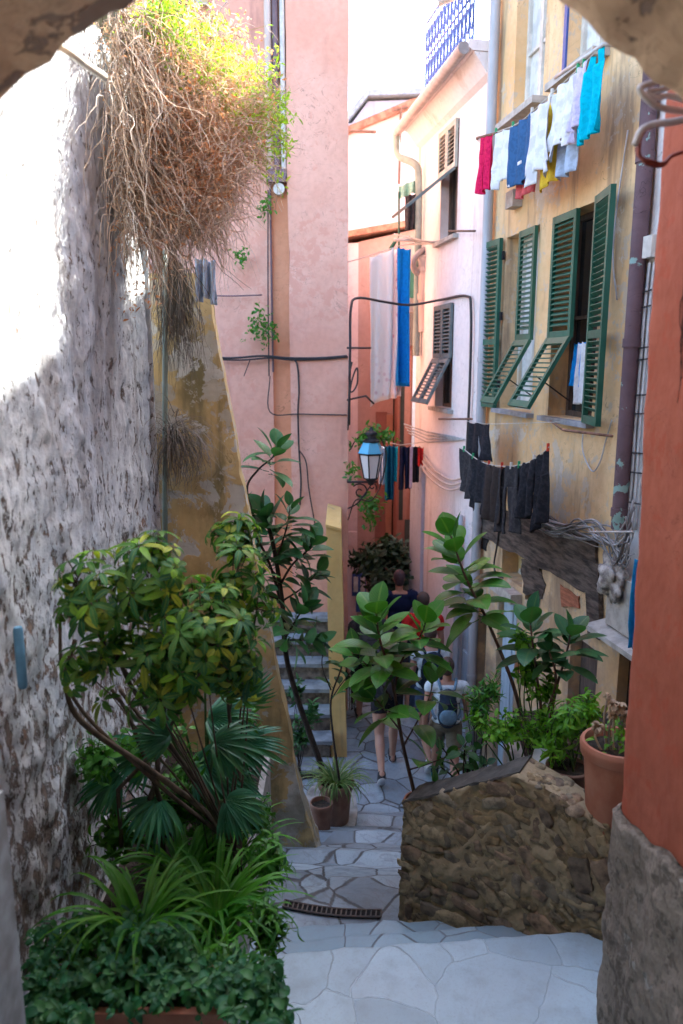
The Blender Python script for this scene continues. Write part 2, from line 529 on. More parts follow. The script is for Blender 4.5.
# flight of steps the photographer stands on
for i in range(9):
    mb = MB(); mb.box(-1.15, 1.2, -1.6, 2.55 - i * .27, .17 * i, .17 * (i + 1))
    struct(mb.build('stair', M['step'], loc=(0, 1, .17 * i)))

# drain grate in the floor
a = at(283, 899, 4.3); 
g0 = V((atz(284, 903, -.405).x, atz(284, 903, -.405).y, -.405)); g1 = atz(381, 913, -.405)
ax = (g1 - g0); L = ax.length; ax.normalize(); ay = V((-ax.y, ax.x, 0))
rt = root('drain_grate', 'long dark iron drain grate set across the paving below the steps', 'drain grate', (g0 + g1) / 2)
M['grate'] = simple('worn_grate_iron', (.09, .085, .085), .55, .4, 20, .3, metal=.5, col2=(.16, .12, .10))
def gp(t):          # gentle bow of the channel
    return g0.lerp(g1, t) - ay * (.03 * 4 * t * (1 - t))
mb = MB(); k = int(L / .030)
for s in (-1, 1):
    mb.tube([gp(i / 24) + ay * (.031 * s) for i in range(25)], .006, 6)
for e in (0, 1): mb.tube([gp(e) - ay * .031, gp(e) + ay * .031], .006, 6)
mb.build('frame', M['grate'], rt)
mb = MB()
for i in range(1, k):
    mb.tube([gp(i / k) - ay * .030, gp(i / k) + ay * .030], .0052, 5)
mb.build('bars', M['grate'], rt)
mb = MB(); n_ = 24; vs = []
for i in range(n_ + 1):
    for s in (-1, 1): vs.append(gp(i / n_) + ay * (.031 * s) - V((0, 0, .006)))
mb.add(vs, [(2 * i, 2 * i + 2, 2 * i + 3, 2 * i + 1) for i in range(n_)]); mb.build('gutter', M['dark'], rt)

# ------------------------------------------------------------------ rubble wall beside the steps
def rubble(name, label, quadf, nu, nv, W, H, stones, mat_m, mat_s, smin, smax, tilt, thick, seed, amp=.03, proud=.45):
    rnd = random.Random(seed)
    rt = None
    mb = MB()
    # mortar body: front grid with relief, then sides
    fr = {}
    vs = []; fs = []
    for j in range(nv + 1):
        for i in range(nu + 1):
            u, v = i / nu, j / nv
            p, n = quadf(u, v)
            q = V((u * W, v * H, seed))
            h = amp * mn.noise(q * 7) + amp * .6 * mn.noise(q * 19) + amp * .3 * mn.noise(q * 45)
            if v in (0, 1) : h *= .3
            vs.append(p + n * h)
    for j in range(nv):
        for i in range(nu):
            a = j * (nu + 1) + i
            fs.append((a, a + 1, a + nu + 2, a + nu + 1))
    mb.add(vs, fs)
    # back and edges
    loop = [j * (nu + 1) for j in range(nv + 1)] + [nv * (nu + 1) + i for i in range(1, nu + 1)] + \
           [j * (nu + 1) + nu for j in range(nv - 1, -1, -1)] + [i for i in range(nu - 1, 0, -1)]
    b = []
    for k in loop:
        i, j = k % (nu + 1), k // (nu + 1)
        p, n = quadf(i / nu, j / nv); b.append(p - n * thick)
    b0 = len(mb.v); mb.v.extend(b); mb.uv.extend([(0, 0)] * len(b))
    m_ = len(loop)
    for t in range(m_):
        t2 = (t + 1) % m_
        mb.f.append([loop[t], loop[t2], b0 + t2, b0 + t]); mb.m.append(0)
    mb.f.append([b0 + t for t in range(m_)]); mb.m.append(0)
    # stones bedded in it
    mb.mi = 1
    pts = []
    tries = 0
    while len(pts) < stones and tries < stones * 60:
        tries += 1
        u, v = rnd.random(), rnd.random()
        s = rnd.uniform(smin, smax) * (.7 if rnd.random() < .4 else 1)
        if u * W < s * .6 or (1 - u) * W < s * .5 or v * H < s * .5 or (1 - v) * H < s * .5: continue
        if any(((u - a) * W) ** 2 + ((v - c) * H) ** 2 * 2.4 < (.66 * (s + t)) ** 2 for a, c, t in pts): continue
        pts.append((u, v, s))
    for u, v, s in pts:
        p, n = quadf(u, v)
        eu = (quadf(min(1, u + .02), v)[0] - p); eu = eu.normalized() if eu.length > 1e-6 else (p - quadf(u - .02, v)[0]).normalized()
        ev = n.cross(eu).normalized()
        if ev.z < 0: ev = -ev
        a = R(tilt + rnd.gauss(0, 27)); du = eu * math.cos(a) + ev * math.sin(a); dv = -eu * math.sin(a) + ev * math.cos(a)
        w, h, dp = s * rnd.uniform(.75, 1.2), s * rnd.uniform(.32, .6), s * rnd.uniform(.20, .32)
        nn_, mm_ = 12, 8; vs = []; fs = []; sd = rnd.random() * 99; ex = rnd.uniform(.38, .72)
        for jj in range(mm_ + 1):
            th = PI * jj / mm_
            for ii in range(nn_):
                ph = 2 * PI * ii / nn_
                cx, cy, cz = math.sin(th) * math.cos(ph), math.sin(th) * math.sin(ph), math.cos(th)
                f = lambda q: math.copysign(abs(q) ** ex, q)
                k = 1 + .26 * mn.noise(V((cx * 1.5, cy * 1.5, cz * 1.5 + sd))) + .07 * mn.noise(V((cx * 4, cy * 4, cz * 4 + sd)))
                vs.append(p + n * (f(cz) * dp * k + dp * (proud - 1) * .6) + du * (f(cx) * w * k) + dv * (f(cy) * h * k))
        for jj in range(mm_):
            for ii in range(nn_):
                i2 = (ii + 1) % nn_
                fs.append((jj * nn_ + ii, (jj + 1) * nn_ + ii, (jj + 1) * nn_ + i2, jj * nn_ + i2))
        mb.add(vs, fs)
    # loose stones bedded along the top
    for k in range(34):
        u = rnd.uniform(.50, 1.0); p, n = quadf(u, 1.0); s = rnd.uniform(.02, .055)
        q = p - n * rnd.uniform(.0, thick * .95) + V((0, 0, -s * .40)); a = rnd.random() * PI
        mb.ell(q, s * 1.2, s, s * .55, 10, 7, .12, Matrix.Rotation(a, 3, 'Z'))
    o = mb.build(name, [mat_m, mat_s], smooth=True, auto=60)
    return o

M['stones'] = island('rubble_stone', [(.25, .18, .10), (.34, .245, .13), (.44, .34, .20), (.28, .22, .14), (.37, .25, .16), (.19, .15, .11), (.35, .29, .20)], .95, spec=.15, bumps=1.0, nz=.75)
A0 = V((1.50, 3.42, -.06)); B0 = V((.355, 4.16, -.48))
Aend = at(640, 842, 3.40)
wallL = at(404, 806, 4.16); wallC = at(525, 774, 3.80); wallR = at(640, 856, 3.38)
def planter_wall(u, v):
    # u from the left corner (alley side) to the right (red wall)
    uc = .52
    base = B0.lerp(A0, u)
    # bottom: along the floor; top: rises to the corner C then falls
    topL, topC, topR = wallL.z, wallC.z, wallR.z
    if u < uc: zt = topL + (topC - topL) * (u / uc)
    else: zt = topC + (topR - topC) * ((u - uc) / (1 - uc))
    zt += .012 * mn.noise(V((u * 14, 0, 5)))
    zb = -.62 + .3 * u
    n = V((-(A0 - B0).y, (A0 - B0).x, 0)).normalized() * -1
    if n.y > 0: n = -n
    lean = -.05 * (v - .2)
    p = V((base.x, base.y, zb + (zt - zb) * v)) + n * lean
    return p, n
w = rubble('planter_wall', '', planter_wall, 130, 90, 1.36, 1.2, 300, M['mortar'], M['stones'], .022, .135, -30, .20, 3, amp=.03, proud=.38)
tag(w, 'low brown rubble stone wall with a sloping top beside the steps', 'stone wall')
# dark coping on its falling half
mb = MB()
cp = []
for i in range(25):
    u = .0 + .52 * i / 24
    p, n = planter_wall(u, 1.0); cp.append((p, n))
vs = []; fs = []
for i, (p, n) in enumerate(cp):
    j = .01 * mn.noise(V((i * .7, 1, 1)))
    for off, dz in ((.006 + j * 1.5, -.004), (.004 + j, .010 + j * .6), (-.20, .016), (-.21, -.004)):
        vs.append(p + n * off + V((0, 0, dz)))
for i in range(len(cp) - 1):
    for k in range(4):
        fs.append((i * 4 + k, i * 4 + (k + 1) % 4, (i + 1) * 4 + (k + 1) % 4, (i + 1) * 4 + k))
fs.append((0, 1, 2, 3)); fs.append(tuple((len(cp) - 1) * 4 + k for k in (3, 2, 1, 0)))
mb.add(vs, fs)
M['coping'] = simple('dark_coping', (.10, .09, .08), .9, .4, 12, .7, bdist=.01)
roughen(mb.build('coping', M['coping'], w), 3, .009, 9)

# planted terrace behind it: a low retaining block with pots standing on it
mb = MB()
tz = wallR.z - .03
mb.prism([(.95, 3.96, -.7), (1.72, 3.50, -.7), (2.34, 3.6, -.7), (2.13, 5.0, -.7), (1.16, 5.02, -.7)], (0, 0, tz + .7))
terr = mb.build('raised_bed', M['kerbstone'], loc=(1.7, 4.3, -.7)); tag(terr, 'raised stone bed carrying the flower pots behind the rubble wall', 'raised bed')
TERZ = tz
mb = MB(); mb.prism([(1.12, 4.1, tz + .003), (2.2, 4.0, tz + .003), (2.1, 4.97, tz + .003), (1.2, 4.98, tz + .003)], (0, 0, .03)); roughen(mb.build('soil', M['earth'], terr), 12, .02, 6)
mb = MB()
mb.prism([(.46, 4.36, -.9), (.97, 4.05, -.9), (1.26, 5.0, -.9), (.62, 5.0, -.9)], (0, 0, .9 - .10))
low = mb.build('stone_ledge', M['kerbstone'], loc=(.8, 4.6, -.9)); tag(low, 'low stone ledge hidden behind the falling end of the rubble wall', 'ledge')

# ------------------------------------------------------------------ red wall on the right, with its rough grey foot
def gridwall(mb, f, nu, nv):
    vs = []; fs = []
    for j in range(nv + 1):
        for i in range(nu + 1):
            vs.append(f(i / nu, j / nv))
    for j in range(nv):
        for i in range(nu):
            a = j * (nu + 1) + i; fs.append((a, a + 1, a + nu + 2, a + nu + 1))
    mb.add(vs, fs)
RX, RD = 1.178, 3.04
def redf(u, v, z0, z1, out=0.0, amp=.006, seed=0):
    # profile: from the camera side along x=RX to the rounded corner, then along the far face
    Ltot = 3.4 + .10 + 1.2
    s = u * Ltot
    if s < 3.4: p = V((RX, RD - .06 - 3.4 + s, 0)); n = V((-1, 0, 0))
    elif s < 3.5:
        a = (s - 3.4) / .1 * PI / 2
        p = V((RX + .06 - .06 * math.cos(a), RD - .06 + .06 * math.sin(a), 0)); n = V((-math.cos(a), math.sin(a), 0))
    else: p = V((RX + .06 + (s - 3.5), RD, 0)); n = V((0, 1, 0))
    z = z0 + (z1 - z0) * v
    h = amp * mn.noise(V((s * 3, z * 3, seed))) + amp * .6 * mn.noise(V((s * 13, z * 13, seed)))
    q = p + n * (h + out); q.z = z
    q.x += .036 * max(0.0, min(1.0, (3.3 - z) / 1.6))
    return q
rt = root('red_house', 'terracotta red plastered house corner with rough grey foot at the right', 'house', (2.3, 1.6, -.6))
mb = MB(); gridwall(mb, lambda u, v: redf(u, v, -.6, 9.5, -.012 if -.6 + 10.1 * v < 1.0 else 0, .008, 2), 140, 260)
mb.v = [p for p in mb.v]
mb.build('wall', M['red'], rt, smooth=True, fix=False)
mb = MB()
def footf(u, v):
    s = u * 4.7
    zt = 1.13 + .045 * mn.noise(V((s * 1.7, 1, 1))) + .02 * mn.noise(V((s * 7, 1, 1))) + .13 * min(1, max(0, (3.36 - s) / .45)) - .03
    q = redf(u, 0, 0, 1, .024 if v < .985 else -.006, 0)
    z = -.6 + (zt + .6) * min(1, v / .985)
    n = V((-1, 0, 0)) if s < 3.4 else V((0, 1, 0)) if s > 3.5 else V((-.7, .7, 0))
    h = (.022 * mn.noise(V((s * 5, z * 5, 7))) + .014 * mn.noise(V((s * 17, z * 17, 7)))) if v < .985 else 0
    q = q + n * (h + .01); q.z = z
    return q
gridwall(mb, footf, 190, 90)
mb.build('plinth', M['grey_render'], rt, smooth=True, fix=False)
mb = MB(); mb.box(RX + .12, 4.2, -.4, RD - .06, -.6, 9.5); mb.build('core', M['grey_render'], rt)
# old iron bar hanging down the face
mb = MB(); hp = []
for k in range(26):
    x0 = RX - .012; d0 = 2.62 + random.uniform(-.03, .05); z0 = 3.62 + random.uniform(-.1, .1); l = random.uniform(.35, .72)
    pts = [V((x0 - .01 + random.gauss(0, .006), d0 + .02 * math.sin(t * 3 + k) * t + random.gauss(0, .004), z0 - l * t)) for t in [i / 7 for i in range(8)]]
    mb.tube(pts, [.004 * (1 - .7 * i / 7) for i in range(8)], 4)
M['dryroot'] = island('dry_root', [(.10, .04, .03), (.16, .07, .05), (.07, .03, .03)], 1)
o = mb.build('dry_creeper', M['dryroot']); tag(o, 'dark dry creeper strands hanging down the red wall', 'creeper')

# ------------------------------------------------------------------ arch overhead
M['archstone'] = plaster('rough_arch_stone', (.50, .34, .22), (.62, .45, .31), (.17, .12, .08), (.26, .19, .15), .58, .5, bump=1.0, scale=1.6, pscale=4)
mb = MB()
def archcurve(t):
    # t 0..1 from the left springing over the crown to the right springing
    a = PI * (1 - t)
    x = 1.125 * math.cos(a); z = 2.98 + .985 * math.sin(a)
    return V((x, 0, z))
na, nd = 90, 44; vs = []; fs = []
for j in range(nd + 1):
    w_ = j / nd
    for i in range(na + 1):
        t = i / na
        p = archcurve(t); nr = V((math.cos(PI * (1 - t)), 0, math.sin(PI * (1 - t))))
        if w_ < .7:
            d = -1.6 + (2.02 + 1.6) * w_ / .7; out = 0
        elif w_ < .78:
            k = (w_ - .7) / .08; d = 2.02 + .07 * math.sin(k * PI / 2); out = .07 * (1 - math.cos(k * PI / 2))
        else:
            k = (w_ - .78) / .22; d = 2.09 + .01 * k; out = .07 + 1.4 * k
        q = V((t * 9, d * 2.4, w_ * 3))
        h = .045 * mn.noise(q * 1.3) + .03 * mn.noise(q * 3.7) + .014 * mn.noise(q * 9)
        h2 = .05 * mn.noise(V((p.x * 4, p.z * 4 + out * 4, 4))) + .02 * mn.noise(V((p.x * 12, p.z * 12 + out * 12, 4)))
        pp = p + nr * (out - h); pp.y = d + (h2 if w_ >= .78 else 0)
        vs.append(pp)
for j in range(nd):
    for i in range(na):
        a = j * (na + 1) + i; fs.append((a, a + 1, a + na + 2, a + na + 1))
mb.add(vs, fs)
rt = root('stone_archway', 'rough brown stone archway framing the top of the view', 'archway', (0, .5, 0))
mb.build('vault', M['archstone'], rt, smooth=True, fix=False)
# jambs under the springing and the masonry above
mb = MB(); mb.box(-1.9, -1.10, -1.6, 2.04, -.4, 3.06); mb.build('jamb', M['whitenear'], rt)
mb = MB(); mb.box(1.135, 1.165, -1.6, 2.02, 0, 3.06); mb.build('jamb', M['red'], rt)
mb = MB(); mb.box(-2.6, 2.6, -1.6, 1.95, 4.25, 5.6); mb.box(-2.6, 4.0, -1.75, -1.62, -1, 5.6); mb.build('masonry', M['archstone'], rt)

# ------------------------------------------------------------------ whitewashed wall on the left
m, nt, b = new_mat('whitewashed_rubble'); T = NT(nt)
c = T.coord(); cv = T.coord((1, 1, .62))
at_ = T.n('ShaderNodeAttribute', attribute_name='relief')
pn = T.noise(cv, 15, 12, .76, .1); p2 = T.noise(c, 26, 6, .7)
stn = T.noise(T.coord((1, 1, .12)), 4.5, 8, .6, .2)
lowm = T.n('ShaderNodeSeparateXYZ'); T.l(c, lowm.inputs[0])
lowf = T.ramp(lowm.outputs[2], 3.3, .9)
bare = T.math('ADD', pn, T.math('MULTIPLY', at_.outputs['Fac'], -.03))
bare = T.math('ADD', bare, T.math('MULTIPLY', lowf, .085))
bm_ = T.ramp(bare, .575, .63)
stonec = T.mix(T.ramp(p2, .35, .65), (.12, .10, .09), (.24, .20, .18))
stonec = T.mix(T.ramp(T.noise(c, 3, 4), .5, .65), stonec, (.25, .17, .13))
lime = T.mix(T.ramp(T.noise(c, 9, 5, .7), .35, .7), (.60, .64, .67), (.38, .43, .49))
lime = T.mix(T.math('MULTIPLY', T.ramp(stn, .52, .68), .55), lime, (.22, .20, .19))
col = T.mix(bm_, lime, stonec)
pit = T.noise(T.coord((1, 1, .45)), 30, 10, .75, .0)
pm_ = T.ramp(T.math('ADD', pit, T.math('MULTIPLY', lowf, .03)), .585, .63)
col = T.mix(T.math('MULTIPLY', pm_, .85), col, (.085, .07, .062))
T.l(col, b.inputs['Base Color']); b.inputs['Roughness'].default_value = .95; b.inputs['Specular IOR Level'].default_value = .15
n1 = T.bump(T.math('SUBTRACT', T.math('MULTIPLY', p2, .5), T.math('MULTIPLY', bm_, .8)), .8, .018)
T.l(T.bump(T.noise(c, 60, 4, .7), .4, .004, n1), b.inputs['Normal'])
M['whitewash'] = m
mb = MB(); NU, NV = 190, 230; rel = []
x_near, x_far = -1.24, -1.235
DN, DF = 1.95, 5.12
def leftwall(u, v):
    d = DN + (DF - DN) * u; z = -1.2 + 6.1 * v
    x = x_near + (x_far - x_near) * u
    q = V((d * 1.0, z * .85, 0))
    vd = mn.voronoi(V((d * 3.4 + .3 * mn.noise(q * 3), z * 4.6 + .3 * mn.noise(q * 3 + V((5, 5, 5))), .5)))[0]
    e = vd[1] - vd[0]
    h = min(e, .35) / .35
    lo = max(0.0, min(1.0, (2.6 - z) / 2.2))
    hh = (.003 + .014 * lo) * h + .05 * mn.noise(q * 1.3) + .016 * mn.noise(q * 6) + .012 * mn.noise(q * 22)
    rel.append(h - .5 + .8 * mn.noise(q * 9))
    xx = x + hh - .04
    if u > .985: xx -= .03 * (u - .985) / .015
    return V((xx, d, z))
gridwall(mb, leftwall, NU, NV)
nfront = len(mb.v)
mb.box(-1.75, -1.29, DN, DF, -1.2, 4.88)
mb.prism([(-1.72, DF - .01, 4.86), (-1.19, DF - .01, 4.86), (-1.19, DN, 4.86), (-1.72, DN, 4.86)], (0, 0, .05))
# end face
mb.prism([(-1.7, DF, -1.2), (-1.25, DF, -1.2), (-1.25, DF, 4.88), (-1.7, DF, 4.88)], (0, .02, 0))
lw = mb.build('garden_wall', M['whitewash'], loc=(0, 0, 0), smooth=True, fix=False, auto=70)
att = lw.data.attributes.new('relief', 'FLOAT', 'POINT')
vals = rel + [0.0] * (len(lw.data.vertices) - nfront)
att.data.foreach_set('value', vals[:len(lw.data.vertices)])
tag(lw, 'tall flaking whitewashed rubble wall on the left, sunlit above and shaded below', 'wall')
# bulk behind it, so that it holds up earth
mb = MB(); mb.box(-7, -1.72, 1.9, 5.1, -3, 4.6); struct(mb.build('terrace_ground', M['earth'], loc=(-4, 3.5, -3)))
# blue plaque fragments on the wall
o1 = at(0, 316, 2.62); mb = MB(); mb.box(-1.235, -1.20, 2.50, 2.655, 3.10, 3.26)
o = mb.build('plate', simple('blue_enamel', (.20, .36, .55), .5, .3, 9, .1)); tag(o, 'upper small pale blue plate fixed on the whitewashed wall at the left edge', 'plate')
mb = MB(); mb.lathe((0, 0, 0), [(0, 0), (.014, 0), (.018, .01), (.018, .23), (.014, .24), (0, .24)], 12)
p = V((-1.195, 2.67, 1.80)); mb.v = [q + p for q in mb.v]
o = mb.build('metal_cover', simple('blue_metal', (.12, .30, .46), .45, .3, 9, .1), smooth=True, auto=40); tag(o, 'lower narrow blue metal cover on the whitewashed wall at the left edge', 'cover')
# white conduit stub poking out at the arch
mb = MB(); mb.tube(curve([at(55, 44, 2.35), at(72, 54, 2.4), at(88, 66, 2.5), at(104, 77, 2.6)], 5), .012, 10)
o = mb.build('conduit', M['frame'], smooth=True, auto=50); tag(o, 'short white conduit poking out beside the dry creeper under the arch', 'conduit')
# upright pale post at bottom left
mb = MB(); mb.box(-1.10, -1.005, 1.85, 2.06, -.1, 1.75)
mb.lathe((-1.0525, 1.955, 1.0), [(0, 0), (.001, 0)], 4)
o = mb.build('gate_post', simple('weathered_blue_grey', (.30, .34, .38), .8, .4, 8, .4, col2=(.18, .19, .20))); tag(o, 'pale weathered post in the bottom left corner', 'post')

# ------------------------------------------------------------------ ochre buttress
rt = root('ochre_buttress', 'sloping ochre plaster buttress with peeling grey patches beside the pink house', 'buttress', (-1.0, 6.0, -1.0))
mb = MB(); 
bd = 5.45
cr = [(205, 280), (216, 352), (234, 440), (243, 500), (262, 590), (286, 720), (302, 800), (319, 852)]
def butt(u, v):
    # v bottom..top
    z = -1.0 + (3.62 + 1.0) * v
    d = bd + .28 * max(0, (z + .8)) / 4.4 * .6
    # right edge x at this z by interpolation
    pts = [at(px, py, bd + .02) for px, py in cr]
    pts = sorted(pts, key=lambda q: q.z)
    xr = pts[0].x
    for a, b2 in zip(pts, pts[1:]):
        if a.z <= z <= b2.z: xr = a.x + (b2.x - a.x) * (z - a.z) / (b2.z - a.z)
    if z > pts[-1].z: xr = pts[-1].x
    if z < pts[0].z: xr = pts[0].x + .02
    xr += .02 * mn.noise(V((z * 2.3, 1, 4))) + .012 * mn.noise(V((z * 8, 1, 4)))
    x = -1.9 + (xr + 1.9) * min(1, u / .93)
    nn = .02 * mn.noise(V((x * 2, z * 2, 9))) + .008 * mn.noise(V((x * 9, z * 9, 9)))
    dd = d + nn
    if u > .93:
        k = (u - .93) / .07; dd = d + nn * (1 - k) + .4 * k; x = xr + .012 * math.sin(min(1, k * 3) * PI / 2) - .055 * k
    return V((x, dd, z))
gridwall(mb, butt, 70, 130)
mb.build('body', M['ochre'], rt, smooth=True, fix=False, auto=60)
mb = MB(); gridwall(mb, lambda u, v: V((-1.9 + u * (at(205, 280, bd).x + 1.87), 5.66 + v * .36, 3.615)), 4, 4); mb.build('cap', M['ochre'], rt, fix=False)
# thin pipe in the gap by the wall end, and the stub of pipe with elbow at its foot
mb = MB(); mb.tube([at(165, 600, 5.25), at(165, 400, 5.25), at(165, 250, 5.25)], .018, 10)
o = mb.build('downpipe', M['pipegreen'], smooth=True); tag(o, 'thin green downpipe in the gap between whitewashed wall and ochre buttress', 'downpipe')
mb = MB(); q = at(267, 833, 5.35)
mb.tube(curve([q + V((0, 0, -.08)), q + V((0, 0, .03)), q + V((.0, -.04, .06)), q + V((.0, -.07, .02))], 4), .022, 10)
mb.tube([q + V((0, 0, .03)), q + V((0, 0, .06))], .03, 10)
o = mb.build('water_tap', M['iron'], smooth=True, auto=50); tag(o, 'small black tap standing at the foot of the ochre buttress', 'tap')
# ------------------------------------------------------------------ houses along the right side
FX = lambda p: fpt(p.x, p.y, p.z)

def holed(mb, s0, s1, z0, z1, holes, n=0.0, cut=1.2):
    """a wall face in (s, n, z) with rectangular openings and their reveals"""
    S = sorted(set([s0, s1] + [h[0] for h in holes] + [h[1] for h in holes]))
    Z = sorted(set([z0, z1] + [h[2] for h in holes] + [h[3] for h in holes]))
    for a, b in zip(S, S[1:]):
        for c, d in zip(Z, Z[1:]):
            ms, mz = (a + b) / 2, (c + d) / 2
            if any(h[0] < ms < h[1] and h[2] < mz < h[3] for h in holes): continue
            mb.add([(a, n, c), (b, n, c), (b, n, d), (a, n, d)], [(0, 1, 2, 3)])
    for h in holes:
        a, b, c, d, dp = h
        mb.add([(a, n, c), (b, n, c), (b, n, d), (a, n, d), (a, n - dp, c), (b, n - dp, c), (b, n - dp, d), (a, n - dp, d)],
               [(0, 1, 5, 4), (1, 2, 6, 5), (2, 3, 7, 6), (3, 0, 4, 7)])

def shutter(mb, O, A, B, U, w, h, pitch=.045, rails=(0, 1), th=.017):
    """louvred leaf: O corner (bottom at hinge), A width dir, B outward dir, U up dir"""
    O, A, B, U = V(O), V(A).normalized(), V(B).normalized(), V(U).normalized()
    st = .042
    for a in (st / 2, w - st / 2):
        mb.obox(O + A * a + U * (h / 2), A, B, U, st / 2, th, h / 2)
    rz = [0, h] if rails is None else [r * h for r in rails]
    for z in rz:
        zc = min(max(z, .03), h - .03)
        mb.obox(O + A * (w / 2) + U * zc, A, B, U, w / 2 - st - .0005, th * .9, .03)
    k = int(h / pitch)
    ca, sa = math.cos(R(38)), math.sin(R(38))
    Bt = (B * ca - U * sa).normalized(); Ut = A.cross(Bt).normalized()
    for i in range(k):
        z = (i + .5) * pitch
        if any(abs(z - min(max(r, .03), h - .03)) < .04 for r in rz): continue
        mb.obox(O + A * (w / 2) + U * z, A, Bt, Ut, w / 2 - st - .0005, .020, .0035)

def window(parent, s0, s1, z0, z1, depth, fmat, name='window', bars=1, cross=1, curtain=None):
    mb = MB(FX); fr = .045; n = -depth
    mb.box(s0, s0 + fr, n - .03, n + .03, z0, z1); mb.box(s1 - fr, s1, n - .03, n + .03, z0, z1)
    mb.box(s0 + fr, s1 - fr, n - .03, n + .03, z0, z0 + fr); mb.box(s0 + fr, s1 - fr, n - .03, n + .03, z1 - fr, z1)
    mid = (s0 + s1) / 2
    if bars: mb.box(mid - .03, mid + .03, n - .028, n + .034, z0 + fr, z1 - fr)
    for i in range(cross):
        z = z0 + (z1 - z0) * (i + 1) / (cross + 1)
        mb.box(s0 + fr, mid - .031, n - .02, n + .026, z - .014, z + .014); mb.box(mid + .031, s1 - fr, n - .02, n + .026, z - .014, z + .014)
    f = mb.build(name, fmat, parent)
    mb = MB(FX); mb.box(s0 + .01, s1 - .01, n - .012, n - .006, z0 + .01, z1 - .01); mb.build('pane', M['glass'], f)
    if curtain:
        mb = MB(FX); k = 30; vs = []
        for i in range(k + 1):
            s = s0 + .03 + (s1 - s0 - .06) * i / k
            for z in (z0 + .05, z1 - .03): vs.append((s, n - .001 + .004 * math.sin(i * 1.7), z))
        mb.add(vs, [(2 * i, 2 * i + 2, 2 * i + 3, 2 * i + 1) for i in range(k)]); mb.build('curtain', curtain, f, smooth=True)
    return f

S_FAR = 8.62                       # joint between the yellow and the white house
S_PIPE = fpx(646, 300)[0]          # dark downpipe between the yellow house and the near white house
# --- yellow house
yh = root('yellow_house', 'weathered yellow ochre house with green louvred shutters and dark timber band', 'house', fpt((S_FAR + S_PIPE) / 2, 0, -2))
ZA, ZB = fpx(515, 412)[1], fpx(515, 236)[1]
ZA2, ZB2 = fpx(565, 416)[1], fpx(565, 212)[1]
zw0, zw1 = (ZA + ZA2) / 2, (ZB + ZB2) / 2
sA0, sA1 = fpx(535, 330)[0], fpx(503, 330)[0]
sB0, sB1 = 5.90 if False else fpx(597, 330)[0], fpx(552, 330)[0]
usA0, usA1 = fpx(543, 90)[0], fpx(514, 90)[0]
usB0, usB1 = fpx(603, 60)[0], fpx(567, 60)[0]
zu0 = (fpx(541, 101)[1] + fpx(505, 128)[1]) / 2; zu1 = zu0 + 1.75
o1 = (fpx(522, 570)[0], fpx(502, 570)[0]); 
lo_z = lambda px, py: fpx(px, py)[1]
h_small = (fpx(523, 560)[0], fpx(502, 560)[0], lo_z(512, 581), lo_z(512, 551), .22)
h_dark = (fpx(542, 575)[0], fpx(526, 575)[0], lo_z(534, 606), lo_z(534, 560), .3)
h_door = (fpx(516, 640)[0], fpx(497, 640)[0], -1.9, lo_z(506, 592), .16)
h_door2 = (fpx(597, 670)[0], fpx(569, 670)[0], -1.2, lo_z(583, 641), .2)
h_door3 = (fpx(486, 640)[0], fpx(477, 640)[0], -1.9, lo_z(481, 616), .2)
holes = [(sA0, sA1, zw0, zw1, .26), (sB0, sB1, zw0, zw1, .26), (usA0, usA1, zu0, zu1, .24), (usB0, usB1, zu0, zu1, .24),
         h_small, h_dark, h_door, h_door2, h_door3]
YTOP = 8.0
mb = MB(FX); holed(mb, S_PIPE, S_FAR, -2.2, YTOP, holes)
mb.box(S_PIPE + .01, S_FAR - .01, -6.5, -.45, -2.2, YTOP - .02)
mb.add([(S_PIPE, 0, -2.2), (S_PIPE, -.46, -2.2), (S_PIPE, -.46, YTOP), (S_PIPE, 0, YTOP)], [(0, 1, 2, 3)])
mb.add([(S_FAR, 0, -2.2), (S_FAR, -.46, -2.2), (S_FAR, -.46, YTOP), (S_FAR, 0, YTOP)], [(0, 1, 2, 3)])
mb.build('wall', M['yellow'], yh, fix=False)
mb = MB(FX); mb.box(S_PIPE - .05, S_FAR + .05, -6.6, .12, YTOP, YTOP + .12); mb.build('roof', M['rooft'], yh)
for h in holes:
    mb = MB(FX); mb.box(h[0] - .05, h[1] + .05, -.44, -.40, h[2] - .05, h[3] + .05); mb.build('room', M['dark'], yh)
window(yh, sA0, sA1, zw0, zw1, .2, M['greyframe'], curtain=M['curtain'])
wB = window(yh, sB0, sB1, zw0, zw1, .2, M['brownwood'])
window(yh, usA0, usA1, zu0, zu1, .14, M['frame'], cross=2, curtain=M['curtain'])
window(yh, usB0, usB1, zu0, zu1, .14, M['frame'], cross=2, curtain=M['curtain'])
for (a, b) in ((sA0, sA1), (sB0, sB1)):
    mb = MB(FX); mb.box(a - .06, b + .06, -.02, .075, zw0 - .045, zw0 - .003); mb.build('sill', M['slatey'], yh)
for (a, b) in ((usA0, usA1), (usB0, usB1)):
    mb = MB(FX); mb.box(a - .1, b + .1, -.02, .14, zu0 - .06, zu0 - .003); mb.build('sill', M['stone'], yh)
